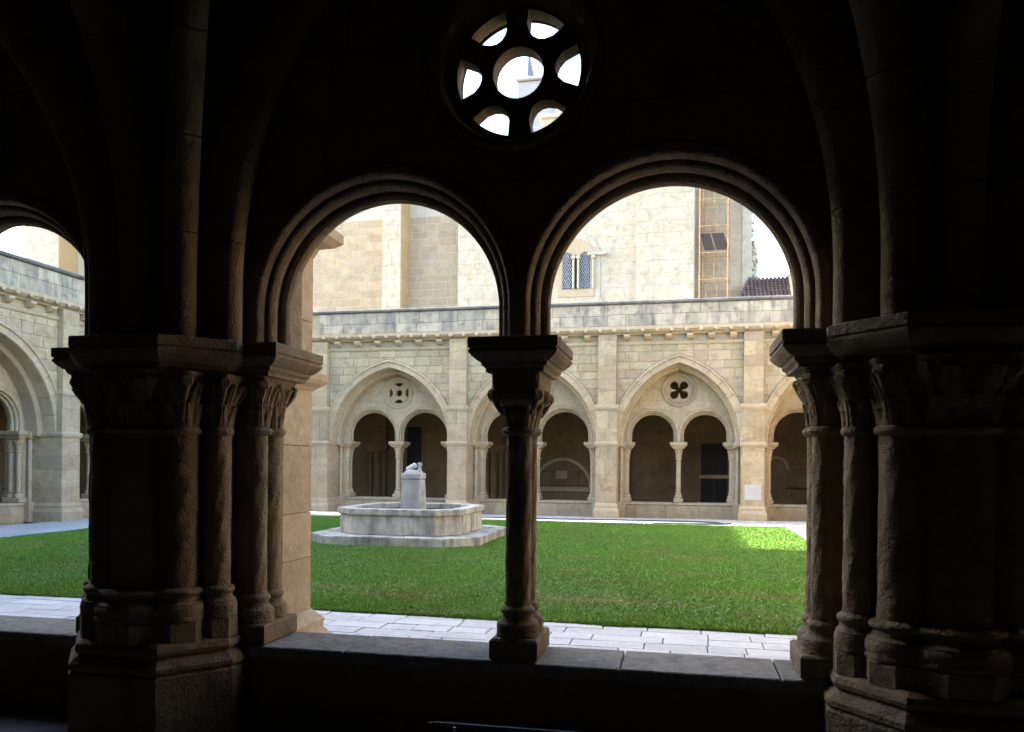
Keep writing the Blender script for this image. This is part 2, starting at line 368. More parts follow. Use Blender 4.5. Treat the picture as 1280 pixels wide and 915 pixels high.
# ------------------------------------------------------------------ the gallery module
SILL = .50; AB0, AB1 = 2.13, 2.32; SPR = 2.53; OCZ = 3.90; JIN = .52
BUT_Y = 1.20; WF = 1.0; BSPR = 2.25
PLAN = [(-.55, -.2), (-.55, -.42), (-.28, -.75), (.28, -.75), (.55, -.42), (.55, -.2)]          # pier plan on the gallery side
SHAFTS = [(0, -.50, .165), (-.225, -.475, .112), (.225, -.475, .112), (-.39, -.345, .08), (.39, -.345, .08)]
def arch_profile(d=0.0):
    """section of a small arch voussoir, radial a (0 = intrados) by y b, both faces moulded"""
    half = roll(.055, 0, .055, math.pi - .0, math.pi * 1.5 + .35, 7) + [(.086, -.062)] + roll(.117, -.108, .048, 2.6, 5.1, 7) + [(.142, -.158)] + roll(.178, -.186, .043, 2.6, 5.0, 7) + [(.222, -.224 - d), (.232, -.19)]
    half = [(a * .70, b * .96) for a, b in half[:-2]] + [(.158, -.222 - d), (.175, -.19)]
    return half + [(a, -b) for a, b in half[:0:-1]]
def pointed(S, rise):
    a = (rise * rise - S * S) / (2 * S); return a, S + a
def lens(ang, r_in, r_out, half, n=7):
    """petal hole between an inner bulge and the outer circle"""
    pts = [(r_out * math.cos(ang - half + 2 * half * i / n), r_out * math.sin(ang - half + 2 * half * i / n)) for i in range(n + 1)]
    e0 = pts[0]; e1 = pts[-1]; mid = (r_in * math.cos(ang), r_in * math.sin(ang))
    for i in range(1, n):
        t = i / n; bx = e1[0] + (e0[0] - e1[0]) * t; bz = e1[1] + (e0[1] - e1[1]) * t
        mx = (e0[0] + e1[0]) / 2; mz = (e0[1] + e1[1]) / 2; k = (4 * t * (1 - t)) ** .68
        pts.append((bx + (mid[0] - mx) * k, bz + (mid[1] - mz) * k))
    return pts
def ring_pts(r, n): return [(r * math.cos(2 * math.pi * i / n), r * math.sin(2 * math.pi * i / n)) for i in range(n)]
def quatrefoil(n=64):
    out = []
    for i in range(n):
        a = 2 * math.pi * i / n; best = .105 / max(abs(math.cos(a)), abs(math.sin(a))) * .82
        for q in range(4):
            b = math.pi / 4 + q * math.pi / 2; D, r = .20, .125; dd = D * math.cos(a - b); h = D * math.sin(a - b)
            if dd > 0 and abs(h) < r: best = max(best, dd + math.sqrt(r * r - h * h))
        out.append((best * math.cos(a), best * math.sin(a)))
    return out
def plate_holes(cx, cz, outer, holes, y0, y1, name, mat, parent):
    bm = bmesh.new(); edges = []
    for lp in [outer] + holes:
        vs = [bm.verts.new((cx + p[0], y0, cz + p[1])) for p in lp]
        edges += [bm.edges.new((vs[i], vs[(i + 1) % len(vs)])) for i in range(len(vs))]
    bmesh.ops.triangle_fill(bm, use_beauty=True, use_dissolve=False, edges=edges)
    g = bmesh.ops.extrude_face_region(bm, geom=list(bm.faces))
    bmesh.ops.translate(bm, verts=[e for e in g['geom'] if isinstance(e, bmesh.types.BMVert)], vec=(0, y1 - y0, 0))
    bmesh.ops.recalc_face_normals(bm, faces=bm.faces)
    me = bpy.data.meshes.new(name); bm.to_mesh(me); bm.free(); me.materials.append(MT[mat]); return link(name, me, parent)

def gallery(loc, rotz, piers, label, depth, mat, lod_in, lod_out, bays_in=(), bays_out=(), tracery=None, ends=(1, 1), bw=.305, bspr=BSPR, apex=4.62, s_in=.32, wf=1.0, by=1.20, gk=1.0, gki=1.0, ocx=0.0, ys=(-.118, .118), yo=0.0, seed=0):
    """local frame: x along the arcade, y out to the garden, columns on y=0"""
    root = link('cloister_gallery', None, None, loc); root.rotation_euler = (0, 0, rotz)
    tag(root, label, 'arcade', 'galleries around the cloister garden')
    WF, BUT_Y = wf, by; but_m = 'lime'; stone_m = mat; smooth_m = 'lime_shaded' if mat == 'lime_shaded' else 'lime_smooth'; mort = 'lime_shaded' if mat == 'lime_shaded' else 'mortar'
    mid_z = SPR
    X0, X1 = piers[0], piers[-1]
    # ---- sill wall
    sw = MB()
    for a, b in zip(piers, piers[1:]): sw.box(a + .3, b - .3, -.22, .24 + yo, -.05, SILL - .07)
    sill = sw.build('sill', stone_m, root)
    rg = random.Random(seed + 5); x = X0 + .3
    for bi, (a, b) in enumerate(zip(piers, piers[1:])):
        x = a + .3
        while x < b - .31:
            l = min(rg.uniform(.5, .95), b - .3 - x)
            if b - .3 - x - l < .3: l = b - .3 - x
            dz = rg.uniform(-.004, .004)
            MB().box(x + .004, x + l - .004, -.27 + rg.uniform(-.006, .006), .27 + yo, SILL - .068, SILL + dz, .007).build('sill_slab', 'silltop' if mat == 'lime_shaded' else smooth_m, sill)
            x += l
        if mat == 'lime_shaded':
            MB().box(a + .31, b - .31, -.245, -.2, .0, .15, .012).build('sill_step', stone_m, sill)
        if bi in bays_out and lod_out:
            stones(sill, 'sill_stone', courses(a + .32, b - .32, .0, SILL - .09, .36, .8, seed + bi), .22, .255, stone_m, 1)
    # ---- bays
    for bi, (pa, pb) in enumerate(zip(piers, piers[1:])):
        c = (pa + pb) / 2; half = (pb - pa) / 2; jx = half - JIN; ac = jx / 2; r = ac - .155
        din = lod_in and bi in bays_in; dout = lod_out and bi in bays_out
        # columns: mid pair and jamb pairs
        for cxk, jamb in ((c, 0), (c - jx, -1), (c + jx, 1)):
            hi = din or (bi in bays_in)
            sg = 40 if din else 16
            r_s = .073 if not jamb else .07
            pl = MB(); hx = .138
            pl.box(cxk - hx, cxk + hx, -.258, .25 + yo, SILL + .003, SILL + .125, .012)
            col = pl.build('column', smooth_m, root)
            for s_, yy in ((-1, ys[0]), (1, ys[1])):
                jit = .0028 if din else 0
                MB().lathe(base_profile(r_s, SILL + .126, SILL + .30, 1.68 if s_ < 0 else 1.66), sg, cxk, yy, 0, True).build('base', smooth_m, col, True)
                MB().lathe(shaft_profile(r_s, SILL + .298, 1.80, 60 if din else 2), sg, cxk, yy, jit).build('shaft', smooth_m, col, True)
                cb = MB(); cb.lathe([(r_s, 1.775), (r_s * 1.3, 1.785), (r_s * 1.42, 1.802), (r_s * 1.3, 1.82), (r_s, 1.83)], sg, cxk, yy)
                capital(cb, cxk, yy, 1.815, AB0 + .001 * s_, r_s, (.128 if jamb else .122) if not (din and not jamb) else .138, 96 if din else 24, 40 if din else 8, bi * 7 + int(cxk * 3) + s_, din and not jamb)
                cb.build('capital', smooth_m, col, din)
            sq = lambda hx_, hy: [(cxk - hx_, -hy), (cxk + hx_, -hy), (cxk + hx_, hy + yo * .9), (cxk - hx_, hy + yo * .9)]
            kx = 0 if jamb == 0 else .0
            lay = [(.165, .285, AB0), (.165, .285, AB0 + .02), (.185, .30, AB0 + .035), (.19, .305, AB0 + .055), (.205, .315, AB0 + .06), (.235, .335, AB0 + .085), (.25, .35, AB0 + .105), (.25, .35, AB0 + .118), (.243, .343, AB0 + .122), (.243, .343, AB0 + .128), (.253, .353, AB0 + .132), (.253, .353, AB1 - .006), (.247, .347, AB1)]
            MB().loft([sq(a, b) for a, b, z in lay], [z for a, b, z in lay]).build('abacus', smooth_m, col)
        # tympanum wall core
        rc = r + .155; n = 64; oc_c = c + (ocx if din else 0)
        tymp_top = 5.5
        xs = sorted(set([c - half] + list(np.linspace(c - half, c + half, 90)) + [oc_c - .47 + .94 * i / 24 for i in range(25)]))
        def lo(x):
            z = AB1 + .001
            for k in (-1, 1):
                d = abs(x - (c + k * ac))
                if d < rc: z = max(z, SPR + math.sqrt(rc * rc - d * d))
                elif jx - .1 < abs(x - c): z = max(z, AB1 + .001)
            return z
        tm = MB(); ro = .465
        L_ = [x for x in xs if x <= oc_c - .47 + 1e-6]; M_ = [x for x in xs if oc_c - .47 - 1e-6 <= x <= oc_c + .47 + 1e-6]; R_ = [x for x in xs if x >= oc_c + .47 - 1e-6]
        for seg_ in (L_, R_): tm.strip(seg_, [lo(x) for x in seg_], [tymp_top] * len(seg_), -.2, .2)
        cir = lambda x, s_: OCZ + s_ * math.sqrt(max(0, ro * ro - (x - oc_c) ** 2))
        tm.strip(M_, [min(lo(x), cir(x, -1) - .01) for x in M_], [cir(x, -1) for x in M_], -.2, .2)
        tm.strip(M_, [cir(x, 1) for x in M_], [tymp_top] * len(M_), -.2, .2)
        wall = tm.build('tympanum', mort, root)
        # small arches
        for k in (-1, 1):
            ax = c + k * ac; prof = arch_profile(.003 if k > 0 else 0)
            nv = 11 if (din or dout) else 1
            arch = None; a_tot = math.pi
            if True:
                # springers (stilted feet) then voussoirs
                segs = [(math.pi * i / nv, math.pi * (i + 1) / nv) for i in range(nv)]
                if nv > 1:
                    cp = [(.008 if a < .008 else a - .004, b * .93) for a, b in prof]
                    fr = [(Vector((ax + r, 0, AB1 + .004)), Vector((1, 0, 0)), Vector((0, 1, 0)))] + frames_arc(ax, SPR, r, 0, math.pi, 40) + [(Vector((ax - r, 0, AB1 + .004)), Vector((-1, 0, 0)), Vector((0, 1, 0)))]
                    arch = MB().sweep(fr, cp).build('arch', mort, root, True)
                for i, (a0, a1) in enumerate(segs):
                    mb = MB(); g_ = .0035 / r
                    fr = frames_arc(ax, SPR, r, a0 + (g_ if i else 0), a1 - (g_ if i < nv - 1 else 0), 5 if nv > 1 else 36)
                    if i == 0: fr = [(Vector((ax + r, 0, AB1 + .002)), Vector((1, 0, 0)), Vector((0, 1, 0)))] + fr
                    if i == nv - 1: fr = fr + [(Vector((ax - r, 0, AB1 + .002)), Vector((-1, 0, 0)), Vector((0, 1, 0)))]
                    mb.sweep(fr, prof)
                    if arch is None: arch = mb.build('arch', smooth_m, root, True)
                    else: mb.build('voussoir', smooth_m, arch, True)
        # oculus
        kind = (tracery or {}).get(bi, 'six')
        if kind == 'six': holes = [ring_pts(.15, 28)] + [lens(q * math.pi / 3 + .03, .218, .368, .335) for q in range(6)]
        elif kind == 'four': holes = [ring_pts(.11, 20)] + [lens(q * math.pi / 2, .21, .335, .45) for q in range(4)]
        else: holes = [quatrefoil()]
        oc = plate_holes(oc_c, OCZ, ring_pts(.462, 64), holes, -.085 if mat == 'lime_shaded' else -.1, .03 if mat == 'lime_shaded' else .10, 'oculus', smooth_m, root)
        for s_ in (-1, 1):
            prof = [(-.06, 0), (-.02, .03), (.0, .09), (.02, .118)] + roll(.045, .105, .025, 1.6, -.6, 4) + [(.085, .10), (.085, 0)]
            fr = frames_arc(oc_c, OCZ, .44, 0, 2 * math.pi, 56)
            fr = [(p + Vector((0, s_ * .1 - (.0 if s_ < 0 or mat != 'lime_shaded' else .02), 0)), u, Vector((0, s_, 0))) for p, u, w in fr]
            MB().sweep(fr, [(a, b + .008) for a, b in prof]).build('oculus_moulding', smooth_m, oc, True)
        # inside ashlar
        if din:
            ps = []
            for p in courses(c - half + .5, c + half - .5, AB1 + .1, 5.3, .42, .75, seed + bi, .008):
                for k in (-1, 1): p = outside_circle(p, c + k * ac, SPR, r + .168)
                p = outside_circle(p, oc_c, OCZ, .53)
                ps.append(p)
            stones(wall, 'wall_stone', ps, -.216, -.19, stone_m, -1, .004)
        # outer pointed arch and spandrel
        BS = bspr; S = half - s_in; rise = apex - BS; a_, RR = pointed(S, rise) if rise > S else (0.0, S)
        if rise <= S: BS = apex - S
        apex_ang = math.acos(a_ / RR)
        def big(x, Rx):
            d = abs(x - c); q = Rx * Rx - (d + a_) ** 2
            return BS + math.sqrt(q) if q > 0 and d + a_ < Rx else None
        xs2 = list(np.linspace(c - half, c + half, 121))
        sp = MB(); lo2 = [max(big(x, RR + .24) or 2.3, 2.3) for x in xs2]
        sp.strip(xs2, lo2, [5.45] * len(xs2), .2, WF)
        spand = sp.build('wall', mort, root)
        nv = 14 if dout else 1
        for side in (-1, 1):
            for (Rq, prof_, nm, nn) in ((RR, [(0, .60)] + [(0, WF - .05)] + roll(.03, WF - .01, .03, 3.14, 1.2, 4) + [(.09, WF + .022), (.15, WF + .022), (.165, WF + .03)] + roll(.20, WF + .045, .032, 3.5, -.3, 6) + [(.245, WF + .01), (.26, .60)], 'arch_order', nv // 2 or 1),
                                        (RR - .12, [(0, .19)] + [(0, .50)] + roll(.035, .57, .04, 3.3, 1.0, 5) + [(.10, .605), (.14, .63), (.14, .19)], 'inner_order', 1)):
                top = math.acos(min(1, a_ / (Rq + .27))); ar = None
                for i in range(nn):
                    a0, a1 = top * i / nn, top * (i + 1) / nn; g_ = .004 / RR if nn > 1 else 0
                    fr = frames_arc(0, BS, Rq, a0 + (g_ if i else 0), a1 - (g_ if i < nn - 1 else 0), 6 if nn > 1 else 30)
                    if i == 0: fr = [(Vector((Rq, 0, 2.2 if Rq == RR else 2.2)), Vector((1, 0, 0)), Vector((0, 1, 0)))] + fr
                    fr = [(Vector((c + side * (p.x - a_), p.y, p.z)), Vector((side * u.x, 0, u.z)), w) for p, u, w in fr]
                    mb = MB().sweep(fr, prof_); mb.v = [(c + side * max(.0015, side * (v[0] - c)), v[1], v[2]) for v in mb.v]
                    if ar is None: ar = mb.build(nm, smooth_m, root, True)
                    else: mb.build('voussoir', smooth_m, ar, True)
        if dout:
            ps = []
            for p in courses(c - half + .27, c + half - .27, 3.36, 5.2, .27, .55, seed + 31 + bi, .016):
                for s2 in (-1, 1):
                    bxm = sum(q[0] for q in p) / max(1, len(p)) if p else c
                    if p and (bxm - c) * s2 >= -.12: p = outside_circle(p, c - s2 * a_, BS, RR + .25)
                ps.append(p)
            stones(spand, 'wall_stone', ps, WF - .01, WF + .018, stone_m, 1)
            ps = []
            for p in courses(c - S, c + S, AB1 + .15, 4.6, .36, .7, seed + 61 + bi, .010):
                for k in (-1, 1): p = outside_circle(p, c + k * ac, SPR, r + .168)
                p = outside_circle(p, oc_c, OCZ, .53)
                if p:
                    bxm = sum(q[0] for q in p) / len(p); s2 = 1 if bxm > c else -1
                    p = inside_circle(p, c - s2 * a_, BS, RR - .115)
                ps.append(p)
            stones(wall, 'wall_stone', ps, .19, .211, smooth_m, 1, .003)
        # string, cornice, corbels, parapet
        e = .265
        st = MB(); st.loft([[(c - half + e, WF), (c + half - e, WF), (c + half - e, y), (c - half + e, y)] for y in (WF + .02, WF + .06, WF + .08, WF + .025)], [5.14, 5.17, 5.22, 5.26]); st.build('string_course', smooth_m, spand)
        cn = MB(); cn.loft([[(c - half, .9), (c + half, .9), (c + half, y), (c - half, y)] for y in (WF + .1, WF + .12, WF + .2, WF + .26, WF + .26)], [5.45, 5.48, 5.52, 5.58, 5.68])
        corn = cn.build('cornice', smooth_m, root)
        nb = 6
        if dout:
            cme = None
            for i in range(nb):
                xx = c - half + e + (2 * half - 2 * e) * (i + .5) / nb
                if cme is None: cme = MB().loft([[(-.09, WF), (.09, WF), (.09, y), (-.09, y)] for y in (WF + .06, WF + .14, WF + .2, WF + .2)], [5.30, 5.34, 5.39, 5.448]).mesh('corbel', smooth_m)
                link('corbel', cme, corn, (xx, 0, 0))
            bme = None; nbs = int(round(2 * half / .41))
            for i in range(nbs):
                if bme is None: bme = MB().lathe([(.012, .045), (.035, .04), (.055, .02), (.058, -.01), (.05, -.03)], 10, 0, 0).mesh('boss', smooth_m, True); bme.transform(Matrix.Rotation(R(-90), 4, 'X'))
                link('boss', bme, corn, (c - half + 2 * half * (i + .5) / nbs, WF + .275, 5.555))
        pp = MB().box(c - half, c + half, .90, WF + .18, 5.685, 6.34); par = pp.build('parapet', 'mortar', root)
        if dout:
            stones(par, 'parapet_stone', courses(c - half, c + half, 5.69, 6.32, .31, .72, seed + 91 + bi, .012), WF + .17, WF + .20, 'parapet', 1)
        MB().loft([[(c - half, .86), (c + half, .86), (c + half, y), (c - half, y)] for y in (WF + .22, WF + .27, WF + .27, WF + .23)], [6.32, 6.35, 6.40, 6.43]).build('parapet_capping', 'cap', par)
    # ---- piers
    for pi_, px in enumerate(piers):
        bi = min(max(pi_, 0), len(piers) - 2); det = lod_in and (pi_ in bays_in or pi_ - 1 in bays_in); dout = lod_out and (pi_ in bays_out or pi_ - 1 in bays_out)
        core = MB(); core.box(px - .42, px + .42, -.36, -.15, -.05, 5.5); core.box(px - .52, px + .52, -.19, .215, -.049, 5.499)
        pier = core.build('pier', stone_m, root)
        tr = lambda poly: [(px + p[0], p[1]) for p in poly]
        lay = [(.0, -.02), (.0, .40), (-.012, .412), (-.012, .42), (-.0, .43), (.0, .455), (-.03, .49), (-.05, .50), (-.05, .51), (-.035, .52), (-.03, .54), (-.04, .565), (-.075, .585)]
        MB().loft([tr(offset(PLAN, d)) for d, z in lay], [z for d, z in lay]).build('plinth', stone_m, pier)
        for si, (sx, sy, sr) in enumerate(SHAFTS):
            sg = 32 if det else 12; zb = .584
            oct_ = [(px + sx + sr * 1.55 * math.cos(a), sy + sr * 1.55 * math.sin(a)) for a in [math.pi / 8 + i * math.pi / 4 for i in range(8)]]
            MB().loft([offset(oct_, 0), offset(oct_, 0), offset(oct_, -.012)], [zb - .004 - .0007 * si, zb + .10, zb + .115]).build('shaft_plinth', stone_m, pier)
            MB().lathe(base_profile(sr, zb + .114, zb + .30, 1.5), sg, px + sx, sy, .002 if det else 0).build('base', stone_m, pier, True)
            MB().lathe(shaft_profile(sr, zb + .298, 1.80, 70 if det else 2), sg, px + sx, sy, .004 if det else 0).build('shaft', stone_m, pier, True)
            cb = MB(); cb.lathe([(sr, 1.765), (sr * 1.15, 1.775), (sr * 1.22, 1.792), (sr * 1.15, 1.81), (sr, 1.82)], sg, px + sx, sy)
            capital(cb, px + sx, sy, 1.80, AB0 - .002 * si - .001, sr, sr + .055, 96 if det else 16, 40 if det else 6, pi_ * 11 + si)
            cb.build('capital', stone_m, pier, det)
        lay = [(-.09, AB0 - .02), (-.09, AB0), (-.06, AB0 + .02), (-.06, AB0 + .04), (-.035, AB0 + .05), (-.0, AB0 + .085), (.012, AB0 + .105), (.012, AB0 + .118), (.004, AB0 + .122), (.004, AB0 + .128), (.014, AB0 + .132), (.012, AB1 - .008), (.004, AB1 - .002)]
        MB().loft([tr(offset(PLAN, d)) for d, z in lay], [z for d, z in lay]).build('impost', stone_m, pier)
        # buttress on the garden side
        bt = MB(); bt.box(px - .27, px + .27, .1, BUT_Y - .03, -.05, 5.44); but = bt.build('buttress', 'mortar', root)
        rg = random.Random(seed + 17 * pi_)
        z = .50
        zz = [.50]
        while zz[-1] < 3.18: zz.append(min(3.2, zz[-1] + rg.uniform(.3, .5)))
        if 3.2 - zz[-2] < .2: zz.pop(-2)
        for z0, z1 in zip(zz, zz[1:]):
            sp_ = rg.uniform(-.12, .12) if rg.random() < .55 else None
            prts = [(-bw, bw)] if sp_ is None else [(-bw, sp_ - .004), (sp_ + .004, bw)]
            for a, b in prts: MB().box(px + a, px + b, .216, BUT_Y - rg.uniform(0, .006), z0 + .0015, z1 - .0015, .004).build('pier_stone', but_m, but)
        zz = [3.40]
        while zz[-1] < 5.38: zz.append(min(5.445, zz[-1] + rg.uniform(.27, .42)))
        for z0, z1 in zip(zz, zz[1:]):
            if z1 - z0 < .05: continue
            sp_ = rg.uniform(-.1, .1) if rg.random() < .5 else None
            prts = [(-.262, .262)] if sp_ is None else [(-.262, sp_ - .004), (sp_ + .004, .262)]
            for a, b in prts: MB().box(px + a, px + b, WF, BUT_Y - .02 - rg.uniform(0, .005), z0 + .0015, z1 - .0015, .004).build('pier_stone', but_m, but)
        q = lambda g_, y0=.215: [(px - bw - g_ * gk, y0), (px + bw + g_ * gk, y0), (px + bw + g_ * gk, BUT_Y + g_ * gk), (px - bw - g_ * gk, BUT_Y + g_ * gk)]
        MB().loft([q(g_ * gki / gk) for g_ in (.002, .01, .035, .05, .05, .04)], [3.2 - .04 * (gki > 1), 3.23, 3.26, 3.30, 3.37, 3.395]).build('impost', 'lime_smooth', but)
        MB().loft([q(g_, .3) for g_ in (.004, .012, .035, .045, .045, .03, .004)], [2.15, 2.17, 2.20, 2.225, 2.275, 2.29, 2.31]).build('string_course', 'lime_smooth', but)
        MB().loft([q(g_) for g_ in (.075, .075, .06, .035, .04, .012, .002)], [-.02, .26, .30, .36, .42, .48, .502]).build('buttress_base', 'lime_smooth', but)
        # jamb string joining the buttress to the jamb abaci
        for s_ in ((-1, 1) if bw < .4 else ()):
            for yy in (.30,):
                MB().lathe(shaft_profile(.055, .5, 2.14, 2), 16, px + s_ * .37, .30).build('nook_shaft', smooth_m, but, True)
                MB().box(px + s_ * .41 - .09, px + s_ * .41 + .09, .2, .40, .0, .52, .01).build('nook_base', smooth_m, but)
                MB().box(px + s_ * .40 - .1, px + s_ * .40 + .1, .19, .42, 2.14, 2.305, .015).build('nook_capital', smooth_m, but)
    # ---- vault, back wall, roof, floor, ends
    yb = -depth; yc = (-.3 + yb) / 2; hy = (-.3 - yb) / 2; zs = 2.62; APX = 5.25; rise = APX - zs
    def barrel(u, h):
        a2 = (rise * rise - h * h) / (2 * h); q = (h + a2) ** 2 - (abs(u) + a2) ** 2
        return zs + math.sqrt(max(0, q))
    for bi, (pa, pb) in enumerate(zip(piers, piers[1:])):
        c = (pa + pb) / 2; half = (pb - pa) / 2; N = 28
        vb = MB(); o = 0
        for i in range(N + 1):
            for j in range(N + 1):
                x = c - half + 2 * half * i / N; y = yb + (2 * hy) * j / N
                vb.v.append((x, y, max(barrel(x - c, half), barrel(y - yc, hy)) + .02))
        for i in range(N):
            for j in range(N): vb.f.append((i * (N + 1) + j, (i + 1) * (N + 1) + j, (i + 1) * (N + 1) + j + 1, i * (N + 1) + j + 1))
        vault = vb.build('vault', 'inner' if mat != 'lime_shaded' else 'vault_shade', root, True)
        if lod_in and bi in bays_in:
            prof = [(-.02, -.09)] + roll(.05, 0, .085, -1.75, 1.75, 9) + [(-.02, .09), (-.10, .09), (-.10, -.09)]
            def rib(path, nst):
                P = [Vector(p) for p in path]; n = len(P); fr = []
                for k in range(n):
                    t = (P[min(k + 1, n - 1)] - P[max(k - 1, 0)]).normalized(); side = t.cross(Vector((0, 0, 1)))
                    if side.length < .05: side = (P[-1] - P[0]).cross(Vector((0, 0, 1)))
                    side.normalize(); dn = side.cross(t); dn = dn if True else dn
                    h = (P[-1] - P[0]); h.z = 0
                    if dn.dot(h) < 0 and abs(t.z) > .6: dn = -dn
                    if abs(t.z) <= .6 and dn.z > 0: dn = -dn
                    fr.append((P[k], dn, side))
                per = (n - 1) // nst
                for q in range(nst):
                    sub = fr[q * per:(q + 1) * per + 1]
                    d0 = (sub[1][0] - sub[0][0]).normalized() * .003; d1 = (sub[-1][0] - sub[-2][0]).normalized() * .003
                    sub[0] = (sub[0][0] + d0, sub[0][1], sub[0][2]); sub[-1] = (sub[-1][0] - d1, sub[-1][1], sub[-1][2])
                    MB().sweep(sub, prof).build('rib_stone', stone_m, vault, True)
            def curve(x0, y0, x1, y1, n, z0=AB1, zt=APX, stilt=.30):
                out = [(x0, y0, z0), (x0, y0, z0 + stilt * .5)]
                for k in range(n - 1):
                    t = k / (n - 2); s_ = 1 - math.cos(t * math.pi / 2)
                    out.append((x0 + (x1 - x0) * s_, y0 + (y1 - y0) * s_, z0 + stilt + (zt - z0 - stilt) * math.sin(t * math.pi / 2)))
                return out
            for s_ in (-1, 1):
                rib(curve(c + s_ * (half - .39), -.33, c, -.33, 40, zt=5.05), 8)                # wall rib
                rib(curve(c + s_ * (half - .225), -.475, c, yc, 40), 8)                          # diagonals
                rib(curve(c + s_ * (half - .225), yb + .2, c, yc, 40), 8)
            for px in ((pa, pb) if bi == max(bays_in) else (pa,)):
                rib(curve(px, -.52, px, yc, 40, zt=5.2), 8); rib(curve(px, yb + .2, px, yc, 40, zt=5.2), 8)
    bkw = MB().box(X0 - .5, X1 + .5, yb - .5, yb, -.05, 5.58).build('back_wall', 'inner' if mat != 'lime_shaded' else 'vault_shade', root)
    for k, xe in enumerate((X0, X1)):
        if ends[k]: MB().box(xe - .4 + .05 * k, xe + .35 + .05 * k, yb, -.37, -.05, 5.57).build('end_wall', 'inner' if mat != 'lime_shaded' else 'vault_shade', root)
    MB().box(X0 - .52, X1 + .52, yb - .52, .95, 5.605, 5.67).build('roof', 'mortar', root)
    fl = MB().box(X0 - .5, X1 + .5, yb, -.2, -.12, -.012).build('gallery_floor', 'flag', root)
    return root, bkw, fl

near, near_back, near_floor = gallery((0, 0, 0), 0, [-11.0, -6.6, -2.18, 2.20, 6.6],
    'dark vaulted stone gallery framing the lawn through round arches and a six-petalled oculus', 5.4, 'lime_shaded', True, False, bays_in=(1, 2, 3), bw=.36, bspr=3.35, apex=5.14, s_in=.335, wf=.80, by=.95, gk=2.0, gki=3.4, ocx=-.035, ys=(-.128, .042), yo=-.09, seed=100)
FARY = 18.75 + BUT_Y
fx = [15.1, 10.5, 5.92, 1.35, -2.8, -7.2]
far, far_back, _ = gallery((.1, FARY, -.04), math.pi, sorted([v for v in fx]),
    'pale stone gallery of pointed arches along the church foot behind the fountain', 4.0, 'lime', False, True, bays_out=(0, 1, 2, 3),
    tracery={0: 'four', 1: 'quat', 2: 'six', 3: 'four'}, seed=200)
LX = -14.5 - BUT_Y
left, left_back, _ = gallery((LX, 13.0, 0), R(-90), [-4.4, 0, 4.4, 8.8],
    'sandy stone gallery wing with deep pointed arches meeting the lawn side path', 4.3, 'lime', False, True, bays_out=(0, 1), tracery={0: 'six', 1: 'four'}, seed=300)
right, right_back, _ = gallery((6.0 + BUT_Y, 13.0, 0), R(90), [-13.2, -8.8, -4.4, 0, 4.4],
    'sunlit stone gallery wing beyond the sunny strip of lawn', 4.3, 'lime', False, False, seed=400)

# ------------------------------------------------------------------ ground, paths, lawn
def sheet(name, x0, x1, y0, y1, z, mat, thick=.0):
    o = MB().add([(x0, y0, z), (x1, y0, z), (x1, y1, z), (x0, y1, z)], [(0, 1, 2, 3)]).build(name, mat); tag(o, kind='structure'); return o
sheet('ground', -700, 700, -700, 700, -.14, 'earth')
GX0, GX1, GY0, GY1 = -12.25, 3.5, 3.2, 16.45
path = sheet('path', -14.9, 6.4, .2, 19.0, .012, 'joint')
def slabs(parent, x0, x1, y0, y1, dep, l, seed, mat, z=.02, along='x', name='paving_slab'):
    rg = random.Random(seed); lo_, hi_ = (y0, y1) if along == 'x' else (x0, x1); n = max(1, round((hi_ - lo_) / dep)); dep = (hi_ - lo_) / n
    for k in range(n):
        a0 = lo_ + k * dep; p, pe = (x0, x1) if along == 'x' else (y0, y1); p -= rg.uniform(0, l)
        while p < pe:
            ll = l * rg.uniform(.6, 1.45); s0, s1 = max(p, x0 if along == 'x' else y0), min(p + ll, pe); p += ll
            if s1 - s0 < .08: continue
            g = .005; zt = z + .012 + rg.uniform(-.003, .003)
            if along == 'x': MB().box(s0 + g, s1 - g, a0 + g, a0 + dep - g, z - .02, zt, .005).build(name, mat, parent)
            else: MB().box(a0 + g, a0 + dep - g, s0 + g, s1 - g, z - .02, zt, .005).build(name, mat, parent)
slabs(path, -9.6, 4.4, 2.02, GY0 + .06, .245, .50, 1, 'paving'); slabs(path, -9.6, 4.4, .2, 2.02, .45, 1.1, 21, 'paving')
slabs(path, -14.7, GX0 - .01, 8.0, 16.5, .8, 1.2, 2, 'paving', along='y')
slabs(path, -14.7, 5.9, GY1 + .02, 18.95, .83, 1.25, 3, 'paving')
slabs(path, GX1 + .02, 5.9, GY0 + .02, GY1, .8, 1.2, 4, 'paving', along='y')
lawn = sheet('lawn', GX0, GX1, GY0, GY1, .045, 'soil')
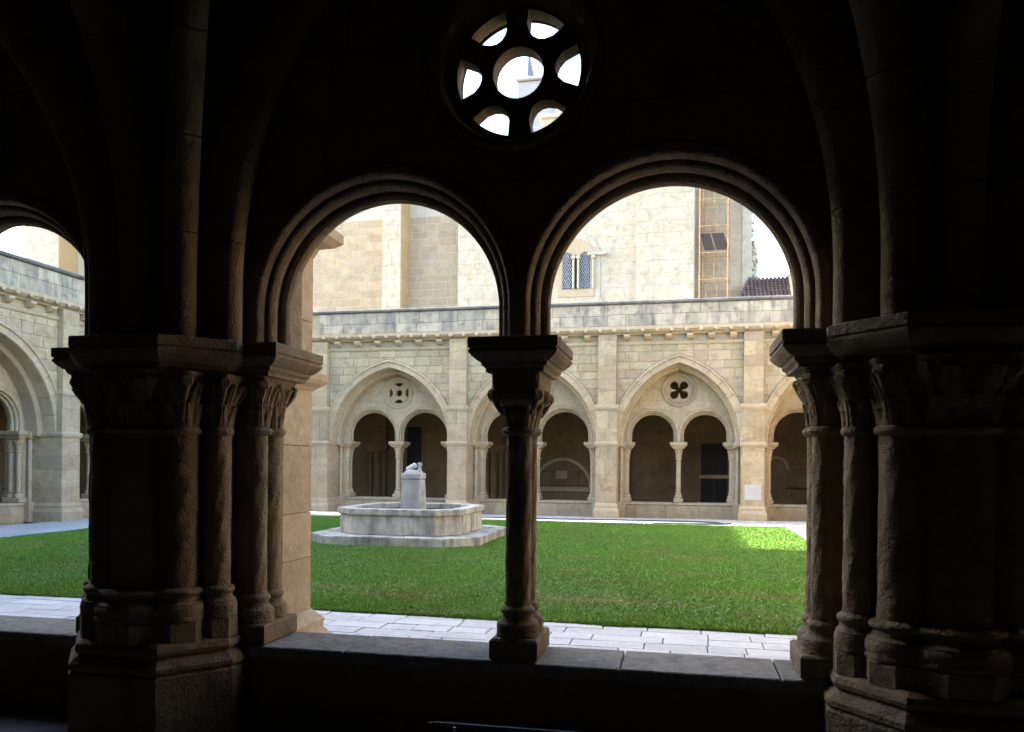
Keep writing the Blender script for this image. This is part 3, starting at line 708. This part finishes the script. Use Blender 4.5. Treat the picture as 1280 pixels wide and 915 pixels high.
# grass: single blades, denser near the gallery
def grass():
    nb = 760000
    y = GY0 - .02 + (GY1 - GY0 + .04) * RNG.random(nb) ** 1.25; x = GX0 + (GX1 - GX0) * RNG.random(nb)
    keep = ~((np.abs(x + 4.5) < 1.68) & (np.abs(y - 11.05) < 1.68) & (np.abs(x + 4.5) + np.abs(y - 11.05) < 2.9)); x = x[keep]; y = y[keep]; nb = len(x)
    und = .5 + .25 * np.sin(x * 1.7 + 1.3 * np.sin(y * .9)) + .25 * np.sin(y * 2.3 + 1.1 * np.sin(x * 1.3))
    h = (.014 + .018 * RNG.random(nb)) * (.75 + .5 * und); wd = .003 + .003 * RNG.random(nb) + .0004 * (y - GY0)
    ang = RNG.random(nb) * 2 * np.pi; lean = .006 + .02 * RNG.random(nb); la = RNG.random(nb) * 2 * np.pi
    nf = 26000                                                    # longer blades hanging over the paving along the near edge
    x = np.concatenate([x, GX0 + (GX1 - GX0) * RNG.random(nf)]); wav = .5 + .5 * np.sin(x[-nf:] * 3.1 + 2 * np.sin(x[-nf:] * 1.37))
    y = np.concatenate([y, GY0 + .03 - (.03 + .06 * wav) * RNG.random(nf) ** 1.5]); h = np.concatenate([h, .015 + .03 * RNG.random(nf) * (.4 + wav)]); wd = np.concatenate([wd, .003 + .003 * RNG.random(nf)])
    ang = np.concatenate([ang, RNG.random(nf) * 2 * np.pi]); lean = np.concatenate([lean, .01 + .03 * RNG.random(nf)]); la = np.concatenate([la, np.pi * 1.5 + RNG.normal(0, .7, nf)]); und = np.concatenate([und, wav]); nb += nf
    z0 = np.full(nb, .03); z0[:-nf] = .044
    ax, ay = np.cos(ang) * wd, np.sin(ang) * wd
    V = np.empty((nb, 3, 3)); V[:, 0] = np.stack([x - ax, y - ay, z0], 1); V[:, 1] = np.stack([x + ax, y + ay, z0], 1)
    V[:, 2] = np.stack([x + np.cos(la) * lean, y + np.sin(la) * lean, z0 + h], 1)
    me = bpy.data.meshes.new('grass'); me.vertices.add(nb * 3); me.vertices.foreach_set('co', V.reshape(-1))
    me.loops.add(nb * 3); me.loops.foreach_set('vertex_index', np.arange(nb * 3, dtype=np.int32))
    me.polygons.add(nb); me.polygons.foreach_set('loop_start', np.arange(0, nb * 3, 3, dtype=np.int32)); me.polygons.foreach_set('loop_total', np.full(nb, 3, dtype=np.int32))
    at = me.attributes.new('tone', 'FLOAT', 'POINT'); tn = np.clip(RNG.normal(.5, .22, nb) + .35 * (und - .5), 0, 1); at.data.foreach_set('value', np.repeat(tn, 3))
    dr_ = np.zeros(nb)
    for px_, py_, sx_, sy_, am in ((-.31, 4.54, .5, .16, 1), (.35, 4.45, .7, .14, .8), (-2.33, 4.25, .45, .15, .9), (-.68, 7.0, .28, .12, 1), (.98, 9.0, .5, .25, .8), (1.95, 5.3, .8, .2, .6), (-3.2, 4.6, .5, .2, .6), (-6.0, 6.3, .7, .3, .4), (-1.8, 13.9, .9, .2, .5), (-9.5, 8.2, .8, .5, .4), (.1, 6.0, .9, .12, .35)):
        dr_ += am * np.exp(-((x - px_) / sx_) ** 2 - ((y - py_) / sy_) ** 2)
    dr_ = np.clip(dr_ * (.35 + .9 * RNG.random(nb)) , 0, 1); a2 = me.attributes.new('dry', 'FLOAT', 'POINT'); a2.data.foreach_set('value', np.repeat(dr_, 3))
    me.update(calc_edges=True); me.materials.append(MT['grass'])
    tag(link('grass', me), 'short green mown grass covering the cloister lawn', 'grass', kind='stuff')
grass()
# clover flowers / tiny daisies left out of the grass mesh: a few pale dots
fm = MB()
for k in range(70):
    x, y = random.choice([(-1.2, 4.1), (-2.8, 4.6), (.6, 3.9), (2.2, 4.3)]); x += random.gauss(0, .6); y = max(GY0 + .05, y + random.gauss(0, .35))
    fm.lathe([(.001, .085), (.007, .084), (.009, .08), (.004, .076)], 6, x, y)
tag(fm.build('daisy_flowers', 'plaque'), 'tiny white flowers dotted in the mown grass', 'flowers', kind='stuff')

# gallery floor flagstones at the foot of the wall
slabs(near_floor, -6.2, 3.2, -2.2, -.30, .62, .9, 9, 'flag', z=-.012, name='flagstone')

# ------------------------------------------------------------------ fountain
FX, FY = -4.5, 11.0
def chsq(h, ch): return [(FX - h + ch, FY - h), (FX + h - ch, FY - h), (FX + h, FY - h + ch), (FX + h, FY + h - ch), (FX + h - ch, FY + h), (FX - h + ch, FY + h), (FX - h, FY + h - ch), (FX - h, FY - h + ch)]
ft = link('fountain', None, None, (0, 0, 0)); tag(ft, 'square stone fountain basin with cut corners on a stepped slab in the lawn', 'fountain')
# step: eight kerb blocks round a core
step = MB().loft([chsq(1.60, .5), chsq(1.60, .5)], [.0, .205]).build('step', 'fount', ft)
pl = chsq(1.72, .52); inn = chsq(1.42, .42)
for i in range(8):
    j = (i + 1) % 8; nseg = 3 if math.dist(pl[i], pl[j]) > 1.2 else 1
    for q in range(nseg):
        t0, t1 = q / nseg, (q + 1) / nseg; L = lambda a, b, t: (a[0] + (b[0] - a[0]) * t, a[1] + (b[1] - a[1]) * t)
        qd = [L(pl[i], pl[j], t0), L(pl[i], pl[j], t1), L(inn[i], inn[j], t1), L(inn[i], inn[j], t0)]
        qd = offset(qd, -.003)
        MB().loft([qd, qd, offset(qd, -.012)], [.01, .205, .22 + random.uniform(-.004, .004)]).build('step_block', 'fount', step)
HB = 1.25
pl = chsq(HB, .42); inn = chsq(HB - .16, .36)
bas = MB().loft([chsq(HB - .14, .36), chsq(HB - .14, .36)], [.2, .30]).build('basin', 'fount', ft)
for i in range(8):
    j = (i + 1) % 8; nseg = 2 if math.dist(pl[i], pl[j]) > 1.0 else 1
    for q in range(nseg):
        t0, t1 = q / nseg, (q + 1) / nseg
        qd = offset([L(pl[i], pl[j], t0), L(pl[i], pl[j], t1), L(inn[i], inn[j], t1), L(inn[i], inn[j], t0)], -.002)
        MB().loft([qd, qd], [.215, .60]).build('basin_panel', 'fount', bas)
po = chsq(HB + .05, .44); pi2 = chsq(HB - .20, .34)
for i in range(8):
    j = (i + 1) % 8
    qd = offset([po[i], po[j], pi2[j], pi2[i]], -.0015)
    MB().loft([offset(qd, -.03), offset(qd, -.004), qd, qd, offset(qd, -.012)], [.585, .60, .615, .70, .712]).build('rim_block', 'fount', bas)
MB().loft([chsq(HB - .15, .36), chsq(HB - .15, .36)], [.45, .56]).build('water', 'water', ft)
pd = MB(); sq = lambda h: [(FX - h, FY - h), (FX + h, FY - h), (FX + h, FY + h), (FX - h, FY + h)]
pd.loft([sq(.222), sq(.218), sq(.185), sq(.18)], [.3, .5, 1.24, 1.26]); ped = pd.build('pedestal', 'ped', ft)
MB().loft([sq(.18), sq(.193), sq(.2), sq(.2), sq(.185)], [1.262, 1.27, 1.285, 1.375, 1.392]).build('pedestal_cap', 'ped', ped)
# broken carved finial: a low cushion, a leaning fragment and a leafy knot
fr = MB().loft([sq(.155), sq(.14), sq(.10)], [1.39, 1.43, 1.455]).build('finial_base', 'ped', ft)
bm_ = MB(); a, b = Vector((FX - .15, FY - .02, 1.45)), Vector((FX + .06, FY, 1.56)); bm_.tube([a, a + (b - a) * .1, a + (b - a) * .9, b], [.03, .055, .06, .035], 8); bm_.build('finial_fragment', 'plaque', ft, True)
kn = MB()
for k in range(7):
    aa = k * 2 * math.pi / 7; c0 = Vector((FX + .13, FY, 1.56)); d_ = Vector((math.cos(aa), .4 * math.sin(aa * 2), math.sin(aa)))
    kn.tube([c0, c0 + d_ * .025, c0 + d_ * .05, c0 + d_ * .062], [.016, .02, .014, .005], 6)
kn.tube([(FX + .12, FY, 1.44), (FX + .125, FY, 1.5), (FX + .13, FY, 1.57)], [.055, .035, .022], 8)
kn.build('finial_knot', 'ped', ft, True)

# ------------------------------------------------------------------ far gallery back wall: door, niche, recess, dado
YB = FARY + 4.0
def wpart(name, x0, x1, z0, z1, d, mat, parent, y=YB): return MB().box(x0, x1, y - d, y + .01, z0, z1, .01).build(name, mat, parent)
dr = link('doorway', None, None, (2.02, YB, 0)); tag(dr, 'tall dark timber door with pale transom in the far gallery', 'door')
def loc_box(parent, name, x0, x1, y0, y1, z0, z1, mat, c=.01): return MB().box(x0, x1, y0, y1, z0, z1, c).build(name, mat, parent)
loc_box(dr, 'upper_leaf', -.44, .44, -.03, -.002, 1.27, 2.35, 'wood_shade'); loc_box(dr, 'transom', -.50, .50, -.09, -.002, 1.13, 1.25, 'lime_smooth')
for s_ in (-1, 1): loc_box(dr, 'door_leaf', s_ * .23 - .215, s_ * .23 + .215, -.03, -.002, .03, 1.11, 'wood_shade')
loc_box(dr, 'lintel', -.58, .58, -.06, -.002, 2.37, 2.6, 'inner')
for k in range(4): loc_box(dr, 'door_rail', -.43, .43, -.045, -.031, .12 + k * .28, .17 + k * .28, 'iron')
nc = link('tomb_niche', None, None, (-3.3, YB, 0)); tag(nc, 'round-arched wall niche with a stone ledge inside the far gallery', 'niche')
fr_ = frames_arc(0, .75, .95, 0, math.pi, 28)
MB().sweep([(p + Vector((0, -.02, 0)), u, w) for p, u, w in fr_], [(0, -.08), (.06, -.10), (.12, -.08), (.12, .0), (0, .0)]).build('niche_arch', 'lime_smooth', nc, True)
MB().add([(0, -.012, .75)] + [(.94 * math.cos(math.pi * i / 24), -.012, .75 + .94 * math.sin(math.pi * i / 24)) for i in range(25)], [(0, i + 1, i + 2) for i in range(24)]).build('niche_shade', 'wood_shade', nc)  # flat dark disc on the wall paints the shaded depth of the niche
loc_box(nc, 'ledge', -1.0, 1.0, -.25, -.002, .60, .76, 'lime_smooth'); loc_box(nc, 'tomb_front', -.95, .95, -.2, -.002, .05, .59, 'inner'); loc_box(nc, 'tablet', -.25, .15, -.04, -.002, 1.05, 1.35, 'mortar')
n2 = link('lamp_niche', None, None, (4.05, YB, 0)); tag(n2, 'small dark half-round niche beside the gallery pier shadow', 'niche')
MB().sweep([(p + Vector((0, -.02, -.0)), u, w) for p, u, w in frames_arc(0, 1.45, .38, 0, math.pi, 20)], [(0, -.06), (.05, -.08), (.10, -.06), (.10, 0), (0, 0)]).build('niche_arch', 'lime_smooth', n2, True)
MB().add([(0, -.012, 1.45)] + [(.37 * math.cos(math.pi * i / 20), -.012, 1.45 + .37 * math.sin(math.pi * i / 20)) for i in range(21)], [(0, i + 1, i + 2) for i in range(20)]).build('niche_shade', 'black', n2)  # no real recess: its shade is a flat dark half-disc
loc_box(n2, 'ledge', .45, 1.2, -.18, -.002, .84, .92, 'inner')
d2 = link('doorway', None, None, (-8.98, YB, 0)); tag(d2, 'narrow dark opening behind the gallery arch above the fountain pedestal', 'door')
loc_box(d2, 'door_leaf', -.28, .28, -.03, -.002, .03, 2.95, 'wood_shade'); loc_box(d2, 'lintel', -.4, .4, -.07, -.002, 2.97, 3.15, 'inner')
for s_ in (-1, 1): loc_box(d2, 'jamb', s_ * .34 - .05, s_ * .34 + .05, -.06, -.002, .0, 2.96, 'inner')
# ashlar on that back wall (seen through the arches)
ps = []
for p in courses(-5.0, 10.8, .35, 3.1, .46, 1.25, 77, .012): ps.append(p)
bwl = far_back
for p in ps:
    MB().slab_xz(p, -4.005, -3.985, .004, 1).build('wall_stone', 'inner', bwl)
# clustered responds on the back wall opposite the piers
for xx in (-10.5, -5.92, -1.35, 2.8):
    rsp = MB().box(-xx - .34, -xx + .34, -4.0, -3.8, 0, 5.0).build('respond', 'inner', far)
    for q, (sx, sy, sr) in enumerate(((0, -3.72, .13), (-.26, -3.78, .085), (.26, -3.78, .085))):
        MB().lathe(shaft_profile(sr, .3, 2.05 - .003 * q, 2), 14, -xx + sx, sy).build('shaft', 'inner', rsp, True)
    MB().loft([[(-xx - .45 * k, -4.0), (-xx - .45 * k, -3.60 - .05 * k), (-xx + .45 * k, -3.60 - .05 * k), (-xx + .45 * k, -4.0)] for k in (.8, .85, 1, 1)], [2.05, 2.12, 2.22, 2.33]).build('impost', 'inner', rsp)
    MB().box(-xx - .46, -xx + .46, -3.99, -3.52, .0, .3, .03).build('plinth', 'inner', rsp)
# white repaired stone on one pier, carved knot blocks left as plain stone
MB().box(-3.03, -2.57, BUT_Y - .02, BUT_Y + .004, 0.66, 1.10, .004).build('repair_stone', 'plaque', far)

# ------------------------------------------------------------------ church behind
CH = link('church', None, None, (0, 0, 0)); tag(CH, 'tall pale church flank with flat buttresses and a twin-light window', 'church')
CY = 24.62
def cwall(name, x0, x1, y0, y1, z0, z1, mat, parent=CH): return MB().box(x0, x1, y0, y1, z0, z1).build(name, mat, parent)
def facing(parent, x0, x1, z0, z1, y, h, l, seed, mat, name='ashlar', gap=.028, holes=()):
    """ashlar facing south (towards -y) on a wall whose core face is at y"""
    for p in courses(x0, x1, z0, z1, h, l, seed, gap):
        for (hx0, hx1, hz0, hz1) in holes:
            cx_, cz_ = sum(q[0] for q in p) / len(p) if p else 0, sum(q[1] for q in p) / len(p) if p else 0
            if p and hx0 < cx_ < hx1 and hz0 < cz_ < hz1: p = []
        p = dedupe(p)
        if len(p) >= 3 and area(p) > .01: MB().slab_xz(p, y - .007 - random.uniform(0, .004), y + .01, .003, -1).build(name, mat, parent)
w1 = cwall('flank_wall', -25.25, -10.55, CY + .9, CY + 3, 0, 13.6, 'church_mortar'); facing(w1, -14.3, -10.6, 7.3, 11.4, CY + .9, .30, .52, 11, 'church')
cwall('flank_coping', -24.9, -10.5, CY + .75, CY + 3.1, 13.6, 13.85, 'church_pale')
b1 = cwall('buttress', -10.6, -9.85, CY, CY + 3, 0, 13.4, 'church_mortar'); facing(b1, -10.6, -9.85, 7.1, 11.8, CY, .55, .9, 12, 'church_pale', gap=.008)
for i, (z0, z1) in enumerate([(6.3 + .5 * k, 6.3 + .5 * k + .494) for k in range(14)]): MB().box(-9.851, -9.825, CY + .02, CY + .9, z0, z1, .004).build('reveal_stone', 'church_bounce', b1)  # buttress side strip coloured with bounced warm light
w2 = cwall('recess_wall', -9.86, -7.60, CY + .92, CY + 3, 0, 13.6, 'church_mortar'); facing(w2, -9.82, -7.62, 7.3, 11.4, CY + .92, .30, .55, 13, 'church_bounce' if False else 'church')
# transept block with the window
w3 = cwall('transept_wall', -7.62, -.75, CY + .3, CY + 6, 0, 13.8, 'church_pale')
facing(w3, -7.60, -5.0, 7.1, 11.8, CY + .3, .46, .9, 14, 'church_pale', gap=.007)
facing(w3, -2.2, -.76, 7.1, 11.8, CY + .3, .46, .9, 15, 'church_pale', gap=.007)
cwall('transept_coping', -7.75, -.7, CY + .2, CY + 6, 13.8, 14.0, 'church_pale')
w4 = cwall('corner_buttress', -.76, 1.30, CY - .05, CY + 6, 0, 15.2, 'church_mortar'); facing(w4, -.75, 1.29, 7.1, 11.8, CY - .05, .5, .8, 16, 'church_pale', gap=.008)
for k in range(16): MB().box(1.298, 1.33, CY + .0, CY + .93, 6.3 + .5 * k, 6.3 + .5 * k + .494, .004).build('reveal_stone', 'church', w4)
w5 = cwall('scaffold_bay_wall', 1.29, 3.05, CY + .95, CY + 6, 0, 14.0, 'church_mortar'); facing(w5, 1.34, 3.03, 7.1, 11.8, CY + .95, .46, .85, 17, 'church', gap=.012)
up_ = cwall('upper_block', -4.55, 1.2, CY + 1.2, CY + 6.2, 14.0, 15.05, 'church_pale'); cwall('upper_coping', -4.65, 1.3, CY + 1.1, CY + 6.3, 15.05, 15.2, 'church_pale', up_)
# terrace railing on the block
for k in range(12): MB().tube([(-3.6 + k * .42, CY + 1.25, 15.2), (-3.6 + k * .42, CY + 1.25, 16.1)], .018, 6).build('railing_post', 'iron', up_)
for z in (15.65, 16.08): MB().tube([(-3.62, CY + 1.25, z), (1.05, CY + 1.25, z)], .018, 6).build('railing_bar', 'iron', up_)
# left end tower block seen over the wing
w6 = cwall('end_tower', -27.0, -25.3, CY - .1, CY + 6, 0, 15.0, 'church_pale')
cwall('reveal', -25.302, -25.24, CY - .05, CY + .88, 0, 14.6, 'church_bounce', w6)  # tower side strip, warm bounce put into its colour
# twin-light window
WX = -3.02; wy = CY + .3
wnd = link('window', None, CH, (WX, wy, 0))
def arch_poly(x0, x1, z0, zs, n=14):
    c_ = (x0 + x1) / 2; r_ = (x1 - x0) / 2
    return [(x0, z0), (x1, z0)] + [(c_ + r_ * math.cos(math.pi * i / n), zs + r_ * math.sin(math.pi * i / n)) for i in range(n + 1)]
outer = arch_poly(-.92, .92, 7.75, 9.35)
MB().slab_xz(outer, -.05, .01, .01, -1).build('window_surround', 'church_pale', wnd)
MB().slab_xz(arch_poly(-.70, .70, 7.85, 9.32), -.075, -.045, .006, -1).build('tympanum', 'church_bounce' if False else 'church', wnd)
for k, (x0, x1) in enumerate(((-.50, -.14), (.16, .53))):
    pn = MB().slab_xz(arch_poly(x0, x1, 8.15, 9.33), -.10, -.07, .004, -1).build('pane', 'glass', wnd)
    lt = MB(); n = 9
    for i in range(-8, 14):
        for s_ in (-1, 1):
            p0 = None; pts = []
            for t in np.linspace(0, 1.55, 60):
                xx = x0 + (i * .085 + s_ * t * .55) if s_ > 0 else x1 - (i * .085 + t * .55); zz = 8.15 + t
                rr = (x1 - x0) / 2; cx_ = (x0 + x1) / 2
                if x0 < xx < x1 and (zz < 9.33 or (xx - cx_) ** 2 + (zz - 9.33) ** 2 < rr * rr): pts.append((xx, -.104, zz))
            if len(pts) > 2: lt.tube([pts[0], pts[-1]], .009, 4)
    lt.build('lattice', 'lead', pn)
MB().slab_xz([(-.055, 8.15), (.055, 8.15), (.03, 9.4), (-.03, 9.4)], -.11, -.07, .004, -1).build('slit', 'black', wnd)
for xx in (-.08, .10, .66):
    cl = MB().lathe(shaft_profile(.042, 8.15, 9.25, 2), 12, xx, -.13 if xx < .5 else -.10).build('colonnette', 'church_pale', wnd, True)
    MB().box(xx - .075, xx + .075, -.2, -.06, 9.25, 9.36, .015).build('capital', 'church_pale', cl)
MB().box(.45, 1.15, -.16, .0, 9.37, 9.48, .02).build('impost', 'church_pale', wnd)
MB().box(-1.0, 1.0, -.10, .0, 7.62, 7.75, .02).build('sill', 'church_pale', wnd)
# carved crocketed buttress at the end
ob = cwall('carved_buttress', 3.02, 3.36, CY + .9, CY + 3.0, 0, 13.2, 'church_pale')
rg = random.Random(4)
for k in range(70):
    z = rg.uniform(7.9, 11.8); yy = CY + .9 + rg.uniform(.0, 1.9) 
    x = 3.36 + (11.9 - z) * .03
    o_ = MB(); r_ = rg.uniform(.05, .11); o_.lathe([(r_ * .3, -.06), (r_, -.02), (r_ * .8, .04), (r_ * .2, .07)], 7, 0, 0); me = o_.mesh('carved_leaf', 'church_pale'); me.transform(Matrix.Rotation(R(90), 4, 'Y')); link('carved_leaf', me, ob, (x + .02, yy, z))
prof = [(3.36, CY + 1.0), (3.36, CY + 2.95), (3.62, CY + 2.95), (3.62, CY + 1.4)]
MB().loft([offset(prof, 0), offset(prof, -.02)], [0, 9.7]).build('carved_pier', 'church_pale', ob)
for k in range(28):
    z = rg.uniform(7.6, 9.6); x = rg.uniform(3.38, 3.6); yy = CY + 1.0 + (x - 3.36) / .26 * .4 - .02; r_ = rg.uniform(.04, .08)
    me = MB().lathe([(r_ * .3, -.05), (r_, -.02), (r_ * .8, .03), (r_ * .2, .05)], 7, 0, 0).mesh('carved_leaf', 'church_pale'); me.transform(Matrix.Rotation(R(90), 4, 'X')); link('carved_leaf', me, ob, (x, yy, z))

# ------------------------------------------------------------------ tiled house roof
TH_ = link('tiled_house', None, None, (0, 0, 0)); tag(TH_, 'low house with a mottled clay tiled roof beside the carved church buttress', 'house')
MB().box(3.7, 9.5, 25.75, 29.5, 0, 8.2).build('wall', 'render', TH_)
MB().box(4.62, 4.95, 24.4, 25.7, 5.7, 8.55, .02).build('gable_wall', 'church_pale', TH_)
MB().box(3.2, 4.62, 24.72, 25.7, 5.7, 7.46).build('eaves_wall', 'church_pale', TH_)
P0 = Vector((2.86, 24.55, 7.52)); UY = Vector((0, .95, .88)); ncol, nrow = 13, 8
rf = MB().add([(2.84, 24.55, 7.50), (4.62, 24.55, 7.50), (4.62, 25.5, 8.38), (3.3, 25.5, 8.38)], [(0, 1, 2, 3)]).build('roof', 'tile', TH_)
for cidx in range(ncol):
    for ridx in range(nrow):
        x = 2.92 + cidx * .138; b = P0 + UY * (ridx / nrow); e_ = P0 + UY * ((ridx + 1.12) / nrow); pts = []
        if x < 2.88 + .45 * ridx / nrow: continue
        for (p, r_, lift) in ((b, .066, .055), (e_, .048, .0)):
            for i in range(7):
                a = math.pi * i / 6; pts.append((x + r_ * math.cos(a), p.y, p.z + r_ * math.sin(a) + lift))
        MB().add(pts, [(i, i + 1, i + 8, i + 7) for i in range(6)] + [tuple(range(7))]).build('roof_tile', 'tile', rf, True)
MB().tube([P0 + Vector((0, 0, .03)), (3.3, 25.5, 8.44)], .05, 8).build('verge_tile', 'tile', rf, True)
MB().box(2.9, 4.6, 24.62, 24.70, 7.36, 7.48, .01).build('eaves', 'mortar', TH_)

# ------------------------------------------------------------------ scaffold
sf = link('scaffold_tower', None, None, (0, 0, 0)); tag(sf, 'rusty orange tube scaffold with a dark deck hatch against the church', 'scaffold')
sx0, sx1, sy0, sy1, sz0, sz1 = 1.48, 2.45, CY - .25, CY + .55, 5.7, 13.2
for (x, y) in ((sx0, sy0), (sx1, sy0), (sx0 + .1, sy1), (sx1 + .12, sy1)): MB().tube([(x, y, sz0), (x, y, sz1)], .024, 8).build('upright', 'rust', sf, True)
for z in np.arange(6.3, 13, .95):
    MB().tube([(sx0, sy0, z), (sx1, sy0, z)], .02, 6).build('ledger', 'rust', sf, True); MB().tube([(sx0 + .1, sy1, z + .05), (sx1 + .12, sy1, z + .05)], .02, 6).build('ledger', 'rust', sf, True)
    for (xa, xb) in ((sx0, sx0 + .1), (sx1, sx1 + .12)): MB().tube([(xa, sy0, z + .02), (xb, sy1, z + .02)], .018, 6).build('ledger', 'rust', sf, True)
for k, z0 in enumerate((7.3, 8.25, 9.9, 10.9, 11.9)):
    xa = sx0 + (.12 if k % 2 else .22); lad = MB().tube([(xa, sy0 + .3, z0), (xa + .03, sy0 + .5, z0 + 1.25)], .016, 6).build('ladder', 'rust', sf, True)
    MB().tube([(xa + .38, sy0 + .3, z0), (xa + .41, sy0 + .5, z0 + 1.25)], .016, 6).build('ladder_rail', 'rust', lad, True)
    for q in range(5): MB().tube([(xa + .006 * q, sy0 + .3 + .04 * q, z0 + .12 + .25 * q), (xa + .38 + .006 * q, sy0 + .3 + .04 * q, z0 + .12 + .25 * q)], .012, 6).build('ladder_rung', 'rust', lad, True)
for (x0, x1) in ((sx0 + .10, sx0 + .45), (sx0 + .50, sx0 + .93)):
    MB().add([(x0 + dx + (.10 if z > 0 else -.0) * -1 + .1 * 0, sy0 + (.05 if z > 0 else .03) + t, 9.55 + z) for t in (0, .025) for (dx, z) in ((0, .30), (x1 - x0, .30), (x1 - x0 + .08, -.30), (.08, -.30))], [(0, 1, 2, 3), (4, 7, 6, 5), (0, 4, 5, 1), (1, 5, 6, 2), (2, 6, 7, 3), (3, 7, 4, 0)]).build('deck_hatch', 'hatch', sf)
MB().tube([(sx0, sy0, 7.5), (sx0 + .28, sy0, 6.6)], .016, 6).build('brace', 'rust', sf, True)

# ------------------------------------------------------------------ bell tower with spire, far behind
BT = link('bell_tower', None, None, (-8.95, 45.5, 0)); tag(BT, 'distant slim bell turret with a pointed spire seen through the oculus', 'tower')
MB().box(-.46, 1.6, -1.0, 1.2, 0, 25.75, .04).build('shaft', 'render', BT)
MB().box(-.62, 1.76, -1.16, 1.36, 25.76, 25.95, .05).build('cornice', 'render', BT)
MB().lathe([(.40, 25.95), (.36, 26.22), (.46, 26.3), (.46, 26.38), (.40, 26.40)], 16, 0, 0).build('lantern', 'render', BT, True)
MB().lathe([(.39, 26.41), (.18, 27.4), (.02, 28.3)], 8, 0, 0).build('spire', 'slate', BT)

# ------------------------------------------------------------------ unseen block added west of the wing to throw shade over the lawn
PB = link('shade_block', None, None, (0, 0, 0)); tag(PB, 'unseen plain stone block added behind the side gallery wing to shade the lawn', 'building')
MB().box(-34, -20.6, -12, 12.55, 0, 10.0).build('wall', 'church', PB); MB().loft([[(-34.2, -12.2), (-20.55, -12.2), (-20.55, 12.6), (-34.2, 12.6)], [(-31, -9), (-24, -9), (-24, 9), (-31, 9)]], [10.0, 10.9]).build('roof', 'tile', PB)
for z in (7, 9):
    for y in (-8, -4, 0, 4, 8): MB().box(-20.62, -20.56, y - .5, y + .5, z, z + 1.5).build('window', 'glass', PB)

# ------------------------------------------------------------------ small things
hz = MB().tube([Vector(p) for p in ((-5.2, 17.35, .05), (-4.0, 17.55, .05), (-2.6, 17.45, .05), (-1.2, 17.6, .05), (0.2, 17.62, .05), (1.2, 17.66, .05), (1.9, 17.5, .05), (2.2, 17.2, .05), (1.9, 16.95, .05), (1.2, 16.8, .05), (.2, 16.72, .05))], .022, 6).build('garden_hose', 'hose', None, True)
tag(hz, 'thin dark hose lying along the far path in front of the arcade', 'hose')
rail = MB().tube([(-.34, -.70, .27), (-.30, -.70, .275), (1.5, -.70, .285), (1.54, -.70, .28)], [.006, .010, .010, .006], 8).build('low_rail', 'iron', None, True)
tag(rail, 'thin dark metal rail standing low before the sill on the gallery floor', 'rail')
for x in (-.2, .6, 1.4): MB().tube([(x, -.70, -.002), (x, -.70, .262)], .009, 8).build('post', 'galv', rail, True)
